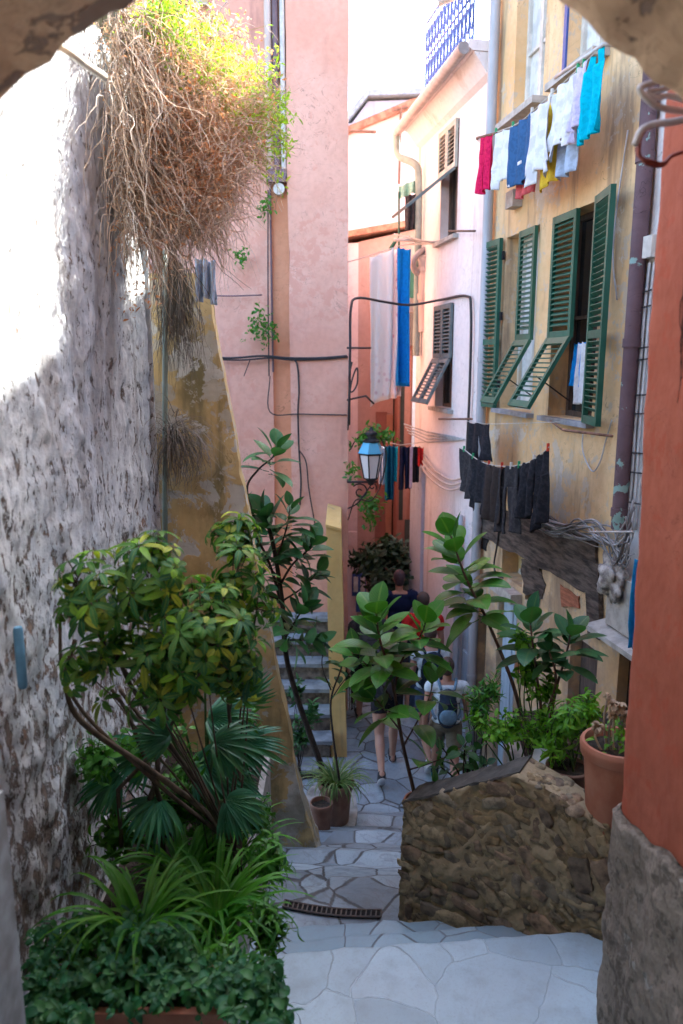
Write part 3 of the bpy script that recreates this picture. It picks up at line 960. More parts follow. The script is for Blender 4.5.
# painted blue edge of the upper right window
mb = MB(FX); mb.box(usB1 - .002, usB1 + .05, .002, .02, zu0, zu1); mb.build('blue_edge', M['blueiron'], yh)
zh = fpx(565, 338)[1]
Hs = zw1 - zw0
def leaf_closed(s0, s1, flap_deg, n=.03):
    up_h = zw1 - zh
    mb = MB(); shutter(mb, fpt(s0, n, zh), FS, FN, (0, 0, 1), s1 - s0, up_h - .01)
    sh = mb.build('shutter', M['greenpaint'], yh)
    a = R(flap_deg); L = zh - zw0
    U = V((0, 0, 1)) * math.cos(a) - FN * math.sin(a); B = FN * math.cos(a) + V((0, 0, 1)) * math.sin(a)
    mb = MB(); top = fpt(s0, n + .01, zh)
    shutter(mb, top - U * L, FS, B, U, s1 - s0, L)
    mb.build('flap', M['greenpaint'], sh)
    mb = MB(); mid = fpt((s0 + s1) / 2, -.1, zh - L * .8); mb.tube([mid, top - U * (L * .55) + FS * (s1 - s0) / 2], .006, 6); mb.build('stay', M['iron'], sh)
def leaf_open(hinge_s, d, w, n0, n1):
    A = (FS * d * w + FN * (n1 - n0)).normalized(); B = V((0, 0, 1)).cross(A)
    if B.dot(FN) < 0: B = -B
    mb = MB(); shutter(mb, fpt(hinge_s, n0, zw0), A, -B, (0, 0, 1), w, Hs, rails=(0, .40, 1), th=.02)
    sh = mb.build('shutter', M['greenpaint'], yh)
    mb = MB()
    for z in (.15, .55, .9): mb.obox(fpt(hinge_s, n0 - .02, zw0 + Hs * z), FS, FN, (0, 0, 1), .03, .012, .04)
    mb.build('hinge', M['iron'], sh)
leaf_closed(sA0, sA0 + (sA1 - sA0) * .46, 29)
leaf_open(sA1 + .01, 1, .40, .05, .09)
leaf_closed(sB1 - .43, sB1, 30)
leaf_open(sB0 - .01, -1, .42, .07, .17)

def patch(name, pts, n0, th, mat, parent=yh, auto=None):
    """piece of wall dressing: image outline laid on the facade, with its own thickness"""
    P = [fpx(x, y, n0) for x, y in pts]
    mb = MB(); poly = [fpt(s, n0, z) for s, z in P]
    mb.prism(poly, FN * th)
    return mb.build(name, mat, parent)
def ragged(pts, amp=1.2, k=5, seed=1):
    rnd = random.Random(seed); out = []
    for i, p in enumerate(pts):
        q = pts[(i + 1) % len(pts)]
        for j in range(k):
            t = j / k; out.append((p[0] + (q[0] - p[0]) * t + rnd.gauss(0, amp * .6), p[1] + (q[1] - p[1]) * t + rnd.gauss(0, amp)))
    return out
patch('timber_band', ragged([(482, 509), (520, 512), (550, 517), (575, 530), (598, 541), (598, 592), (586, 592), (560, 576), (530, 560), (505, 548), (482, 538)], 1.0, 4, 4), .004, .025, M['oldwood'])
patch('timber_post', ragged([(588, 560), (602, 566), (604, 640), (592, 632)], .5, 3, 5), .006, .04, M['oldwood'])
patch('bare_brick', ragged([(561, 586), (571, 590), (580, 597), (580, 609), (562, 606)], .8, 3, 6), .004, .012, M['brick'])
patch('dark_patch', ragged([(522, 558), (540, 565), (546, 585), (541, 600), (524, 592)], 1.6, 5, 7), .003, .006, M['oldwood'])  # flat dark patch painting in the shade of a ragged hole in the wall
patch('dark_patch', ragged([(482, 536), (489, 540), (486, 550), (480, 548)], .6, 3, 8), .003, .006, M['dark'])  # small flat dark patch under the far end of the timber band
for (x0, y0, x1, y1, sd) in ((548, 568, 556, 600, 3), (500, 470, 512, 500, 9), (536, 440, 548, 500, 12)):
    pass
mb = MB(FX); mb.box(h_small[0] - .04, h_small[1] + .04, -.21, -.18, h_small[2] - .02, h_small[3] + .02); mb.build('panel', M['ochre'], yh)
mb = MB(FX); mb.box(h_door[0] - .10, h_door[1] + .14, .002, .12, h_door[3] + .0, h_door[3] + .10); mb.build('lintel', M['stone'], yh)
def door(parent, h, mat, n=-.10, half=1.0, cat=None):
    s0, s1 = h[0], h[0] + (h[1] - h[0]) * 1
    if half < 1: s0 = h[1] - (h[1] - h[0]) * half
    mb = MB(FX); mb.box(s0 + .01, s1 - .01, n - .04, n, h[2], h[3] - .01)
    k = 3; hh = h[3] - h[2]
    for i in range(k):
        z0 = h[2] + .12 + hh * i / k; z1 = h[2] + hh * (i + 1) / k - .06
        mb.box(s0 + .08, s1 - .08, n, n + .014, z0, z1)
    dr = mb.build('door', mat, parent)
    mb = MB(FX); mb.box(s0 + .05, s0 + .07, n, n + .05, h[2] + 1.0, h[2] + 1.14); mb.build('handle', M['iron'], dr)
door(yh, h_door, M['bluedoor'], -.06, .72)
door(yh, h_door2, M['brownwood'], -.10)
door(yh, h_door3, M['brownwood'], -.10)
# pale downpipe between the yellow and the white house
mb = MB(FX); zz = [-1.9 + i * .4 for i in range(26)]
mb.tube([(8.42, .075, z) for z in zz], .052, 14); 
for z in (-.6, 1.2, 3.0, 4.8, 6.6): mb.tube([(8.42, .075, z), (8.42, .075, z + .05)], .06, 14)
mb.build('downpipe', M['pipegrey'], yh, smooth=True, auto=50)
# small vent block below the laundry
s_, z_ = fpx(519, 197); mb = MB(FX); mb.box(s_ - .09, s_ + .09, .002, .10, z_ - .10, z_ + .05); mb.build('vent_block', M['stone'], yh)
# dark peeling downpipe at the near end
mb = MB(FX); mb.tube([(S_PIPE + .02, .07, z) for z in [fpx(606, 520)[1] + i * .3 for i in range(22)]], .055, 14)
for z in (1.9, 3.1, 4.3, 5.5): mb.tube([(S_PIPE + .02, .07, z), (S_PIPE + .02, .07, z + .06)], .064, 14)
M['pipepeel'] = plaster('peeling_purple_pipe', (.10, .065, .075), (.15, .10, .11), (.06, .04, .045), (.22, .35, .32), .62, .4, pscale=6)
mb.build('downpipe', M['pipepeel'], yh, smooth=True, auto=50)
# white house number plate like cable clips on the facade: loose pale cable loop
mb = MB(); mb.tube(curve([fpt(*q) for q in [(fpx(x, y, .02)[0], .02, fpx(x, y, .02)[1]) for x, y in ((628, 130), (618, 200), (613, 255), (617, 300))]], 6) if False else curve([fpt(fpx(x, y, .02)[0], .02, fpx(x, y, .02)[1]) for x, y in ((628, 130), (618, 200), (613, 255), (617, 300))], 6), .006, 6)
mb.build('loose_wire', M['whitecable'], yh, smooth=True); mb = MB()
mb.tube(curve([fpt(fpx(x, y, .03)[0], .03, fpx(x, y, .03)[1]) for x, y in ((583, 432), (583, 452), (592, 471), (600, 462), (606, 440), (612, 420))], 6), .006, 6)
mb.build('loose_wire', M['whitecable'], yh, smooth=True)
mb = MB(); mb.tube(curve([fpt(fpx(x, y, .04)[0], .04, fpx(x, y, .04)[1]) for x, y in ((500, 520), (497, 545), (494, 565), (497, 575), (503, 578))], 6), .010, 6)
mb.build('hose', M['cable'], yh, smooth=True)

# --- near white house at the right of the dark pipe
nh = root('near_white_house', 'narrow strip of near white house between dark downpipe and red wall', 'house', fpt(4.4, 0, -1))
S0 = 3.15
zl = fpx(610, 620)[1]
hw = (fpx(690, 700)[0] if fpx(690, 700)[0] > S0 + .1 else S0 + .15, fpx(606, 670)[0], -1.0, fpx(612, 640)[1], .15)
mb = MB(FX); holed(mb, S0, S_PIPE - .003, -1.6, 7.6, [hw])
mb.box(S0, S_PIPE - .01, -6.5, -.4, -1.6, 7.6)
mb.add([(S0, 0, -1.6), (S0, -.4, -1.6), (S0, -.4, 7.6), (S0, 0, 7.6)], [(0, 1, 2, 3)])
mb.build('wall', M['whitenear'], nh, fix=False)
mb = MB(FX); mb.box(S0, S_PIPE, -6.5, .1, 7.6, 7.72); mb.build('roof', M['rooft'], nh)
window(nh, hw[0], hw[1], hw[2], hw[3], .08, M['frame'], cross=0)
s1_, z1_ = fpx(592, 607, .2)
mb = MB(FX); mb.prism([(S_PIPE + .18, .002, zl + .02), (S_PIPE + .18, .20, zl - .02), (S_PIPE + .18, .20, zl - .06), (S_PIPE + .18, .002, zl - .06)], (-1.9, 0, 0)); mb.build('ledge', M['stone'], nh)
mb = MB(FX); mb.box(S_PIPE + .06, S0 + .1, .002, .10, zl + .022, zl + .42)
mb.build('canopy_box', M['stone'], nh)
# junction box and cable bundle
s_, z_ = fpx(649, 247, .05); mb = MB(FX); mb.box(s_ - .07, s_ + .05, .003, .075, z_ - .07, z_ + .07); mb.build('junction_box', M['frame'], nh)
mb = MB()
for k in range(5):
    pts = []
    for x, y in ((650, 262), (645, 310), (641, 360), (636, 420), (632, 480), (627, 530)):
        s, z = fpx(x - 1.6 + k * 2.3, y, .03); pts.append(fpt(s, .02 + .012 * (k % 2), z))
    mb.tube(curve(pts, 6), [.011, .006, .008, .006, .01][k], 6)
mb.build('conduit', M['whitecable'], nh, smooth=True)
mb = MB()
for k in range(9):
    y = 290 + k * 26 + random.uniform(-9, 9); s, z = fpx(643 - (y - 290) * .05, y, .05); mb = MB(); mb.tube([fpt(s + .05, .045, z), fpt(s - .09, .045, z + .01)], .006, 5); mb.build('clip', M['cable'], nh)
s_, z_ = fpx(657, 388, .05); mb = MB(); mb.tube([fpt(s_ + .05, .06, z_), fpt(s_ - .25, .06, z_)], .04, 12); mb.build('pipe_elbow', M['pipegrey'], nh, smooth=True, auto=50)
# tangle of wires over the ledge
mb = MB(); rnd = random.Random(5)
for k in range(16):
    q = []
    for (x, y) in ((538 + rnd.uniform(-6, 6), 522 + rnd.uniform(-6, 4)), (560 + rnd.uniform(-6, 6), 530 + rnd.uniform(-8, 8)), (585 + rnd.uniform(-8, 8), 528 + rnd.uniform(-10, 14)), (604 + rnd.uniform(-6, 6), 535 + rnd.uniform(-12, 20)), (622 + rnd.uniform(-6, 4), 552 + rnd.uniform(-20, 14)), (630, 520 + rnd.uniform(-20, 40))):
        s, z = fpx(x, y, .12); q.append(fpt(s, rnd.uniform(.08, .16), z))
    mb.tube(curve(q, 5), rnd.choice([.005, .007, .009]), 5)
o = mb.build('wire_tangle', island('wire_mix', [(.45, .44, .43), (.09, .085, .085), (.34, .33, .32), (.05, .05, .05)], .6), smooth=True)
tag(o, 'tangle of grey and black wires sagging below the dark downpipe', 'wires')
mb = MB(); rnd = random.Random(9)
s_, z_ = fpx(611, 578, .12); c0 = fpt(s_, .12, z_)
nn_, mm_ = 40, 28; vs = []
for jj in range(mm_ + 1):
    th = PI * jj / mm_
    for ii in range(nn_):
        ph = 2 * PI * ii / nn_; q = V((math.sin(th) * math.cos(ph), math.sin(th) * math.sin(ph), math.cos(th)))
        k = 1 + .5 * mn.noise(q * 1.7) - .35 * abs(mn.noise(q * 4.5 + V((3, 1, 2)))) - .2 * abs(mn.noise(q * 10))
        vs.append(c0 + FS * (q.x * .17 * k) + FN * (q.y * .07 * k) + V((0, 0, q.z * .17 * k)))
mb.add(vs, [(jj * nn_ + ii, (jj + 1) * nn_ + ii, (jj + 1) * nn_ + (ii + 1) % nn_, jj * nn_ + (ii + 1) % nn_) for jj in range(mm_) for ii in range(nn_)])
o = mb.build('rag_bundle', simple('rag_cloth', (.45, .42, .38), .95, .5, 14, .9, col2=(.16, .14, .13), bdist=.02), smooth=True)
tag(o, 'crumpled pale rags stuffed on the ledge under the wires', 'rags')
# rail above it
mb = MB(); a = fpx(590, 532, .3); b2 = fpx(633, 532, .3); mb.tube([fpt(a[0], .3, a[1]), fpt(b2[0], .3, b2[1])], .008, 8)
o = mb.build('drying_rail', M['galv'], smooth=True); tag(o, 'thin grey drying rail sticking out beside the red wall', 'rail')

# --- white house beyond
wh = root('white_house', 'narrow white plastered house with grey shutters and blue roof railing', 'house', fpt(10, 0, -2))
SW1 = 11.35
WT = 6.15
g0s, g0z = fpx(408, 118, .28); g1s, g1z = fpx(470, 57, .28)
WT = (g0z + g1z) / 2 + .02
wu = (fpx(458, 180)[0], fpx(441, 180)[0], fpx(449, 238)[1], fpx(449, 128)[1], .2)
wl = (fpx(453, 350)[0], fpx(436, 350)[0], fpx(444, 408)[1], fpx(444, 305)[1], .2)
wd = (fpx(470, 640)[0], fpx(458, 640)[0], -1.9, fpx(464, 590)[1], .15)
mb = MB(FX); holed(mb, S_FAR + .003, SW1, -2.2, WT, [wu, wl, wd])
mb.box(S_FAR + .01, SW1 - .01, -6, -.45, -2.2, WT)
mb.add([(SW1, 0, -2.2), (SW1, -.46, -2.2), (SW1, -.46, WT), (SW1, 0, WT)], [(0, 1, 2, 3)])
mb.build('wall', M['white'], wh, fix=False)
mb = MB(FX); mb.prism([(S_FAR + .01, -5.9, WT + .02), (S_FAR + .01, .22, WT + .02), (S_FAR + .01, .26, WT + .05), (S_FAR + .01, .26, WT + .12), (S_FAR + .01, -5.9, WT + .16)], (SW1 - S_FAR + .1, 0, 0)); mb.build('roof_terrace', M['white'], wh)
mb = MB(FX); mb.prism([(S_FAR + .02, .001, WT - .22), (S_FAR + .02, .06, WT - .18), (S_FAR + .02, .20, WT + .015), (S_FAR + .02, .001, WT + .015)], (SW1 - S_FAR, 0, 0)); mb.build('cornice', M['white'], wh)
# gutter with elbow and downpipe
mb = MB(FX); mb.tube([(S_FAR + .02, .31, WT + .04), (SW1 + .12, .31, WT + .0)], .062, 14); mb.build('gutter', M['copper'], wh, smooth=True, auto=50)
mb = MB(FX); mb.tube(curve([(SW1 + .08, .31, WT), (SW1 + .08, .31, WT - .15), (SW1 + .02, .28, WT - .32), (SW1 - .22, .12, WT - .48), (SW1 - .25, .08, WT - .7), (SW1 - .25, .07, WT - 1.6), (SW1 - .25, .07, WT - 3.0)], 6), .05, 12); mb.build('downpipe', M['pipegreen'], wh, smooth=True, auto=50)
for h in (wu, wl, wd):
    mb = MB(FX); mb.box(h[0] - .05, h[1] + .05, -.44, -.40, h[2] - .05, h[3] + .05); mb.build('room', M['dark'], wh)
window(wh, *wu[:4], .14, M['brownwood'], cross=0); window(wh, *wl[:4], .14, M['brownwood'], cross=0)
door(wh, wd, M['bluedoor'], -.05)
for h in (wu, wl):
    mb = MB(FX); mb.box(h[0] - .08, h[1] + .08, -.02, .07, h[2] - .05, h[2] - .003); mb.build('sill', M['stone'], wh)
def top_flap(h, frac, ang, mtop, mflap):
    zm = h[3] - (h[3] - h[2]) * frac; mid = (h[0] + h[1]) / 2
    sh = None
    for (a, b) in ((h[0], mid - .005), (mid + .005, h[1])):
        mb = MB(); shutter(mb, fpt(a, .03, zm + .01), FS, FN, (0, 0, 1), b - a, h[3] - zm - .01); sh = mb.build('shutter', mtop, wh)
        an = R(ang); L = zm - h[2]; U = V((0, 0, 1)) * math.cos(an) - FN * math.sin(an); B = FN * math.cos(an) + V((0, 0, 1)) * math.sin(an)
        mb = MB(); shutter(mb, fpt(a, .04, zm) - U * L, FS, B, U, b - a, L); mb.build('flap', mflap, sh)
top_flap(wu, .42, 52, M['paleshut'], M['greyshut'])
top_flap(wl, .52, 27, M['greyshut'], M['greyshut'])
# lilac painted corner strip and far downpipe, service pipes low on the facade
mb = MB(FX); mb.box(10.75, SW1 + .004, .003, .05, -2.1, fpx(430, 470)[1]); mb.build('corner_strip', M['lilac'], wh)
mb = MB(FX); s_ = fpx(464, 600)[0]; mb.tube([(9.05, .06, z) for z in (-2, -1, 0, 1.2)], .04, 10); mb.build('waste_pipe', M['pipegrey'], wh, smooth=True)
mb = MB()
for k in range(3):
    mb.tube(curve([fpt(fpx(x, y + k * 5, .06)[0], .05 + .02 * k, fpx(x, y + k * 5, .06)[1]) for x, y in ((421, 452), (430, 466), (442, 476), (452, 480), (462, 478))], 5), .014, 7)
mb.build('service_pipes', M['pipecream'], wh, smooth=True)
# blue railing on the roof terrace
mb = MB(FX)
rs0, rs1 = 8.75, 10.5; zt0 = WT + .14
for z in (zt0 + .06, zt0 + .45, zt0 + .85): mb.tube([(rs0, .18, z), (rs1, .18, z)], .012, 6)
k = 14
for i in range(k + 1):
    s = rs0 + (rs1 - rs0) * i / k
    mb.tube([(s, .18, zt0), (s, .18, zt0 + .85)], .012, 6)
    if i < k:
        for zc in (zt0 + .26, zt0 + .64):
            mb.tube([(s + .054 + .035 * math.cos(t), .18, zc + .12 * math.sin(t)) for t in [2 * PI * j / 10 for j in range(11)]], .009, 5)
mb.build('railing', M['blueiron'], wh, smooth=True)
mb = MB(FX); mb.tube([(8.8, .1, zt0 + .55), (8.95, .5, zt0 + .42)], .04, 10); mb.tube([(8.8, -.1, zt0), (8.8, -.1, zt0 + 2.2)], .05, 10)
mb.build('roof_pipes', M['pipecream'], wh, smooth=True, auto=50)
# terracotta flue running up the far corner
q0 = at(424, 330, 11.0)
mb = MB(); P = [at(424, 332, 10.9), at(424, 300, 10.9), at(424, 262, 10.9), at(423, 254, 10.85)]
mb.tube(P, .085, 16); mb.tube([at(424, 300, 10.9), at(424, 294, 10.9)], .10, 16); mb.tube([at(424, 272, 10.9), at(424, 267, 10.9)], .10, 16)
mb.build('flue', M['pipecream'], wh, smooth=True, auto=50)
mb = MB(); mb.tube(curve([at(430, 252, 10.9), at(424, 250, 10.85), at(417, 255, 10.8), at(413, 263, 10.8), at(415, 271, 10.85), at(420, 274, 10.9)], 5), .04, 10); mb.build('flue_elbow', M['copper'], wh, smooth=True)
mb = MB(); mb.tube([at(424, 130, 11.2), at(424, 248, 11.2)], .075, 14); mb.build('soil_pipe', M['pipecream'], wh, smooth=True, auto=50)

# ------------------------------------------------------------------ pink house facing us
PD = 9.3
xr = at(348, 362, PD).x; xl = -7.0
ph = root('pink_house', 'tall flat salmon pink house wall facing the camera on the left', 'house', (-2.5, PD + 2, -2))
xs0, xs1 = at(272, 362, PD).x, at(290, 362, PD).x
mb = MB(); mb.box(xs1, xr, PD, 14.5, -2.2, 10.5); mb.box(xl, xs0, PD + .06, 14.5, -2.2, 10.5); roughen(mb.build('wall', M['pink'], ph), 60, .016, 1.2)
mb = MB(); mb.box(xs0, xs1, PD + .10, 13, -2.2, 10.5); mb.build('pilaster', M['pinkdark'], ph)
mb = MB(); mb.box(xl - .2, xr + .25, PD - .3, 14.8, 10.5, 10.65); mb.build('roof', M['rooft'], ph)
# window top left with blue frame and ochre surround
wx0, wx1 = at(172, 10, PD).x, at(190, 10, PD).x
mb = MB(); mb.box(wx0 - .2, wx1, PD - .02, PD + .02, 6.9, 8.6); w_ = mb.build('window', M['curtain'], ph)
mb = MB(); mb.box(wx0 + .04, wx0 + .10, PD - .04, PD + .0, 6.88, 8.6); mb.build('frame', M['blueiron'], w_)
mb = MB(); mb.box(wx1, at(208, 10, PD).x, PD - .012, PD + .05, 6.86, 8.6); mb.build('surround', M['ochre'], ph)
# waste pipes on the pilaster
for i, (x, y0, y1, r, mt) in enumerate(((270, -20, 176, .040, 'pipecream'), (277, -20, 172, .034, 'pipebrown'), (284, -20, 176, .030, 'frame'), (273, 176, 372, .012, 'pipebrown'))):
    p0, p1 = at(x, y1, PD - .0), at(x, y0, PD - .0)
    mb = MB(); mb.tube([V((p0.x, PD + .02, p0.z)), V((p0.x, PD + .02, 10.3))] if y0 < 0 else [V((p0.x, PD + .02, p0.z)), V((p0.x, PD + .02, p1.z))], r, 10); mb.build('waste_pipe', M[mt], ph, smooth=True, auto=50)
c_ = at(279, 189, PD); mb = MB(); mb.tube([c_ + V((0, .1, 0)), c_ + V((0, -.02, 0))], .065, 16); mb.tube([c_ + V((0, -.02, 0)), c_ + V((0, -.03, 0))], .03, 12); mb.build('flue_cap', M['frame'], ph, smooth=True, auto=40)
c_ = at(277, 175, PD); mb = MB(); mb.box(c_.x - .12, c_.x + .10, PD - .04, PD + .08, c_.z - .08, c_.z + .06); mb.build('pipe_collar', M['pipebrown'], ph)
# cables on the wall: clipped runs
def wallcable(pts, r, mat='cable', parent=ph, d=PD - .02, name='cable', nn=6):
    mb = MB(); mb.tube(curve([at(x, y, d) for x, y in pts], nn), r, 6); return mb.build(name, M[mat], parent, smooth=True)
wallcable([(200, 357), (232, 358), (262, 356), (290, 358), (320, 358), (347, 356)], .013)
wallcable([(200, 359), (240, 360), (270, 358), (292, 360), (325, 359), (348, 357)], .010)
wallcable([(290, 358), (297, 364), (299, 390), (298, 412), (299, 450), (301, 480), (300, 505)], .011)
wallcable([(299, 450), (306, 462), (309, 490), (316, 530), (318, 545)], .008)
wallcable([(270, 376), (270, 412), (300, 414), (347, 415)], .007)
wallcable([(200, 295), (230, 296), (262, 295)], .008, 'pipebrown')
wallcable([(244, 376), (247, 368), (250, 360)], .006)
wallcable([(268, 190), (268, 290), (269, 376)], .008)

# yellow ochre parapet, seen end-on, and the steps behind it
yp = root('stair_parapet', 'thin upright yellow parapet wall beside the narrow stairs', 'parapet', (at(338, 740, 8.05).x, 8.6, -1.5))
bz = -1.55
def ppt(x, y, d): return at(x, y, d)
mb = MB(); t1, t2 = at(326, 527, 8.05), at(341, 531, 8.05); b1, b2 = at(331, 748, 8.05), at(347, 752, 8.05)
mb.prism([V((b1.x, 8.05, bz)), V((b2.x, 8.05, bz)), V((t2.x, 8.05, t2.z)), V((t1.x, 8.05, t1.z))], (0, PD - 8.06, 0)); roughen(mb.build('body', M['parapet'], yp), 24, .010, 3)
mb = MB(); mb.prism([V((t1.x - .008, 8.042, t1.z + .001)), V((t2.x + .008, 8.042, t2.z + .001)), V((t2.x, 8.042, t2.z + .03)), V((t1.x, 8.042, t1.z + .03))], (0, PD - 8.06, 0)); mb.build('coping', M['parapet'], yp)
st = root('side_stairs', 'narrow stone steps climbing between ochre buttress and yellow parapet', 'stairs', (-.5, 8.3, -1.5))
M['tread'] = simple('blue_grey_slab', (.24, .28, .31), .6, .3, 6, .4, col2=(.13, .15, .17))
M['riser'] = simple('dark_rubble_riser', (.07, .06, .05), 1, .5, 12, 1, bdist=.02, col2=(.2, .17, .14))
for i in range(9):
    d0 = 7.55 + .25 * i; z = -1.34 + .20 * i
    if d0 > PD - .1: break
    mb = MB(); mb.box(-1.9, b1.x - .01 + random.uniform(-.004, 0), d0 + .02, min(PD, d0 + .28), bz, z - .045); roughen(mb.build('riser', M['riser'], st), 12, .014, 6)
    mb = MB(); mb.box(-1.9, b1.x - .015 if d0 > 8 else b1.x + .02, d0 - random.uniform(0, .015), min(PD - .01, d0 + .27), z - .043, z); roughen(mb.build('tread', M['tread'], st), 12, .008, 5)
# rounded stone kerb the pots stand on
mb = MB(); pl = [(296, 855), (312, 853), (330, 848), (346, 838), (355, 825), (358, 808), (355, 792), (344, 780), (326, 778), (308, 790), (298, 820)]
zt_ = -1.20; P = [atz(x, y, -1.15) for x, y in pl]
mb.prism([V((p.x, p.y, -1.7)) for p in P], (0, 0, zt_ + 1.7 + .05))
o = roughen(mb.build('pot_plinth', M['kerbstone']), 5, .012, 5); tag(o, 'rounded stone plinth under the two brown pots at the stair foot', 'plinth')
PLZ = zt_ + .05

# ------------------------------------------------------------------ houses closing the alley
eh = root('salmon_house', 'salmon orange house with pale corner strip closing the alley', 'house', (.8, 14, -2))
ED = 13.0
x0 = at(345, 362, ED).x - .3; xA, xB = at(358, 362, ED).x, at(386, 362, ED).x
top = at(372, 228, ED).z; topL = at(350, 242, ED).z; topR = at(412, 214, ED).z
mb = MB(); mb.prism([(xA, ED, -2.5), (at(420, 362, ED).x + 1.0, ED, -2.5), (at(420, 362, ED).x + 1.0, ED, topR), (xA, ED, topL)], (0, 2.4, 0)); mb.build('wall', M['salmon'], eh)
mb = MB(); mb.prism([(x0, ED - .05, -2.5), (xA - .001, ED - .05, -2.5), (xA - .001, ED - .05, topL - .02), (x0, ED - .05, topL - .04)], (0, 2.4, 0)); mb.build('corner_strip', M['palepink'], eh)
mb = MB(); xe = at(420, 362, ED).x + 1.0
mb.prism([(x0, ED - .16, topL), (xe, ED - .16, topR), (xe, ED - .16, topR + .09), (x0, ED - .16, topL + .09)], (0, 2.7, 0)); mb.build('coping', M['rooft'], eh)
# orange door jambs and dark doorway under
def fbox(x0, y0, x1, y1, d, th, mat, parent, name):
    a, b = at(x0, y1, d), at(x1, y0, d)
    a2, b2 = at(x0, (y0 + y1) / 2, d), at(x1, (y0 + y1) / 2, d)
    mb = MB(); mb.box(a2.x, b2.x, d, d + th, a.z, b.z); return mb.build(name, mat, parent)
M['orange'] = plaster('orange_plaster', (.42, .19, .12), (.48, .24, .16), (.3, .13, .08), None, .7, .5)
fbox(386, 415, 392, 560, ED - .12, .1, M['orange'], eh, 'jamb')
fbox(375, 412, 386, 600, ED - .04, .03, M['rust'], eh, 'panel')
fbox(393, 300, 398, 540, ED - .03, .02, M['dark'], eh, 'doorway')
fbox(352, 574, 366, 596, ED - .10, .06, M['blueiron'], eh, 'window')
for (x, y) in ((353.5, 577), (360.5, 577)):
    fbox(x, y, x + 4.5, y + 15, ED - .13, .02, M['curtain'], eh, 'pane')
fbox(356, 600, 364, 612, ED - .10, .06, M['blueiron'], eh, 'hatch')
fbox(347, 532, 357, 545, ED - .1, .05, M['palepink'], eh, 'band')
rh = root('rust_house', 'dark rusty red house wall at the alley bend', 'house', (1.3, 12.4, -2))
rx0, rx1 = at(399, 362, 12).x, at(432, 362, 12).x
mb = MB(); mb.box(rx0, rx1 + 1.2, 12.0, 12.9, -2.5, at(405, 336, 12).z); mb.build('wall', M['rust'], rh)
fbox(411, 345, 420, 600, 11.96, .03, M['lilac'], rh, 'door_panel')
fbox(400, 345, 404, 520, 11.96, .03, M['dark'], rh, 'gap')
fbox(397, 300, 420, 345, 11.7, 1.2, M['brownwood'], rh, 'balcony_box')
fbox(398, 262, 421, 302, 11.9, .6, simple('dark_green_awning', (.02, .09, .06), .8, .3, 8, .3), rh, 'awning')
fbox(409, 298, 424, 312, 10.95, .25, M['stone'], rh, 'ledge')
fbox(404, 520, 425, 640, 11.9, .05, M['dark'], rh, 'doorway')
pp = root('pale_pink_house', 'pale pink gabled house high up at the end of the alley', 'house', (1.2, 18, -2))
PPD = 17.0
a, b2, c_ = at(348, 135, PPD), at(412, 108, PPD), at(440, 112, PPD)
mb = MB(); mb.prism([(-.5, PPD, -2.5), (4.2, PPD, -2.5), (4.2, PPD, b2.z), (b2.x, PPD, b2.z), (-.5, PPD, a.z - .25)], (0, 3, 0)); mb.build('wall', M['palepink'], pp)
mb = MB(); mb.prism([(-.5, PPD - .15, a.z - .25), (b2.x + .1, PPD - .15, b2.z + .02), (4.2, PPD - .15, b2.z + .02), (4.2, PPD - .15, b2.z + .12), (b2.x, PPD - .15, b2.z + .14), (-.5, PPD - .15, a.z - .12)], (0, 3.3, 0)); mb.build('roof', M['rooft'], pp)
for i in range(12):
    t = i / 11; q = V((-.3, PPD - .17, a.z - .17)).lerp(V((b2.x, PPD - .17, b2.z + .1)), t)
mb = MB(); q = at(401, 108, PPD - .2); q2 = at(399, 184, PPD - .2); mb.tube([q2, q], .025, 8); q3 = at(392, 111, PPD - .2); q4 = at(408, 107, PPD - .2); mb.tube([q3, q4], .015, 6); mb.build('aerial', M['rustiron'], pp)
mb = MB(); mb.tube([at(349, 131, PPD - .3), at(376, 132, PPD - .3)], .03, 8); mb.build('pole', M['rustiron'], pp)
gh = root('grey_roofed_house', 'small blue grey house with slate roof behind the pale pink house', 'house', (.9, 22, 0))
GD = 21.0
g = [at(356, 125, GD), at(360, 100, GD), at(368, 98, GD), at(418, 92, GD), at(418, 125, GD)]
mb = MB(); mb.prism([(-.2, GD, -2), (4.6, GD, -2), (4.6, GD, g[3].z - .08), (g[2].x, GD, g[2].z - .08), (g[0].x - .1, GD, g[0].z + .05), (-.2, GD, g[0].z)], (0, 3, 0)); mb.build('wall', M['lilac'], gh)
mb = MB(); mb.prism([(g[0].x - .3, GD - .2, g[0].z - .05), (g[2].x, GD - .2, g[2].z), (4.7, GD - .2, g[3].z), (4.7, GD - .2, g[3].z + .12), (g[2].x - .05, GD - .2, g[2].z + .14), (g[0].x - .36, GD - .2, g[0].z + .06)], (0, 3.4, 0)); mb.build('roof', M['slate'], gh)

# ------------------------------------------------------------------ wall lantern
lc = at(371, 462, 9.15); 
lt = root('wall_lantern', 'glass wall lantern on a scrolled black iron bracket by the pink corner', 'lantern', lc)
z0, z1 = lc.z - .20, lc.z + .10
mb = MB(); 
cs = lambda r, z, k=6, ph=.26: [V((lc.x + r * math.cos(ph + 2 * PI * i / k), lc.y + r * math.sin(ph + 2 * PI * i / k), z)) for i in range(k)]
lo, hi = cs(.085, z0), cs(.145, z1)
for i in range(6):
    j = (i + 1) % 6
    mb.tube([lo[i], hi[i]], .009, 6); mb.tube([lo[i], lo[j]], .010, 6); mb.tube([hi[i], hi[j]], .012, 6)
mb.tube([V((lc.x, lc.y, z0 - .08)), V((lc.x, lc.y, z0))], [.03, .07], 10)
mb.build('frame', M['iron'], lt)
m, nt, b = new_mat('milky_glass'); b.inputs['Base Color'].default_value = (.62, .60, .60, 1); b.inputs['Roughness'].default_value = .35; M['milky'] = m
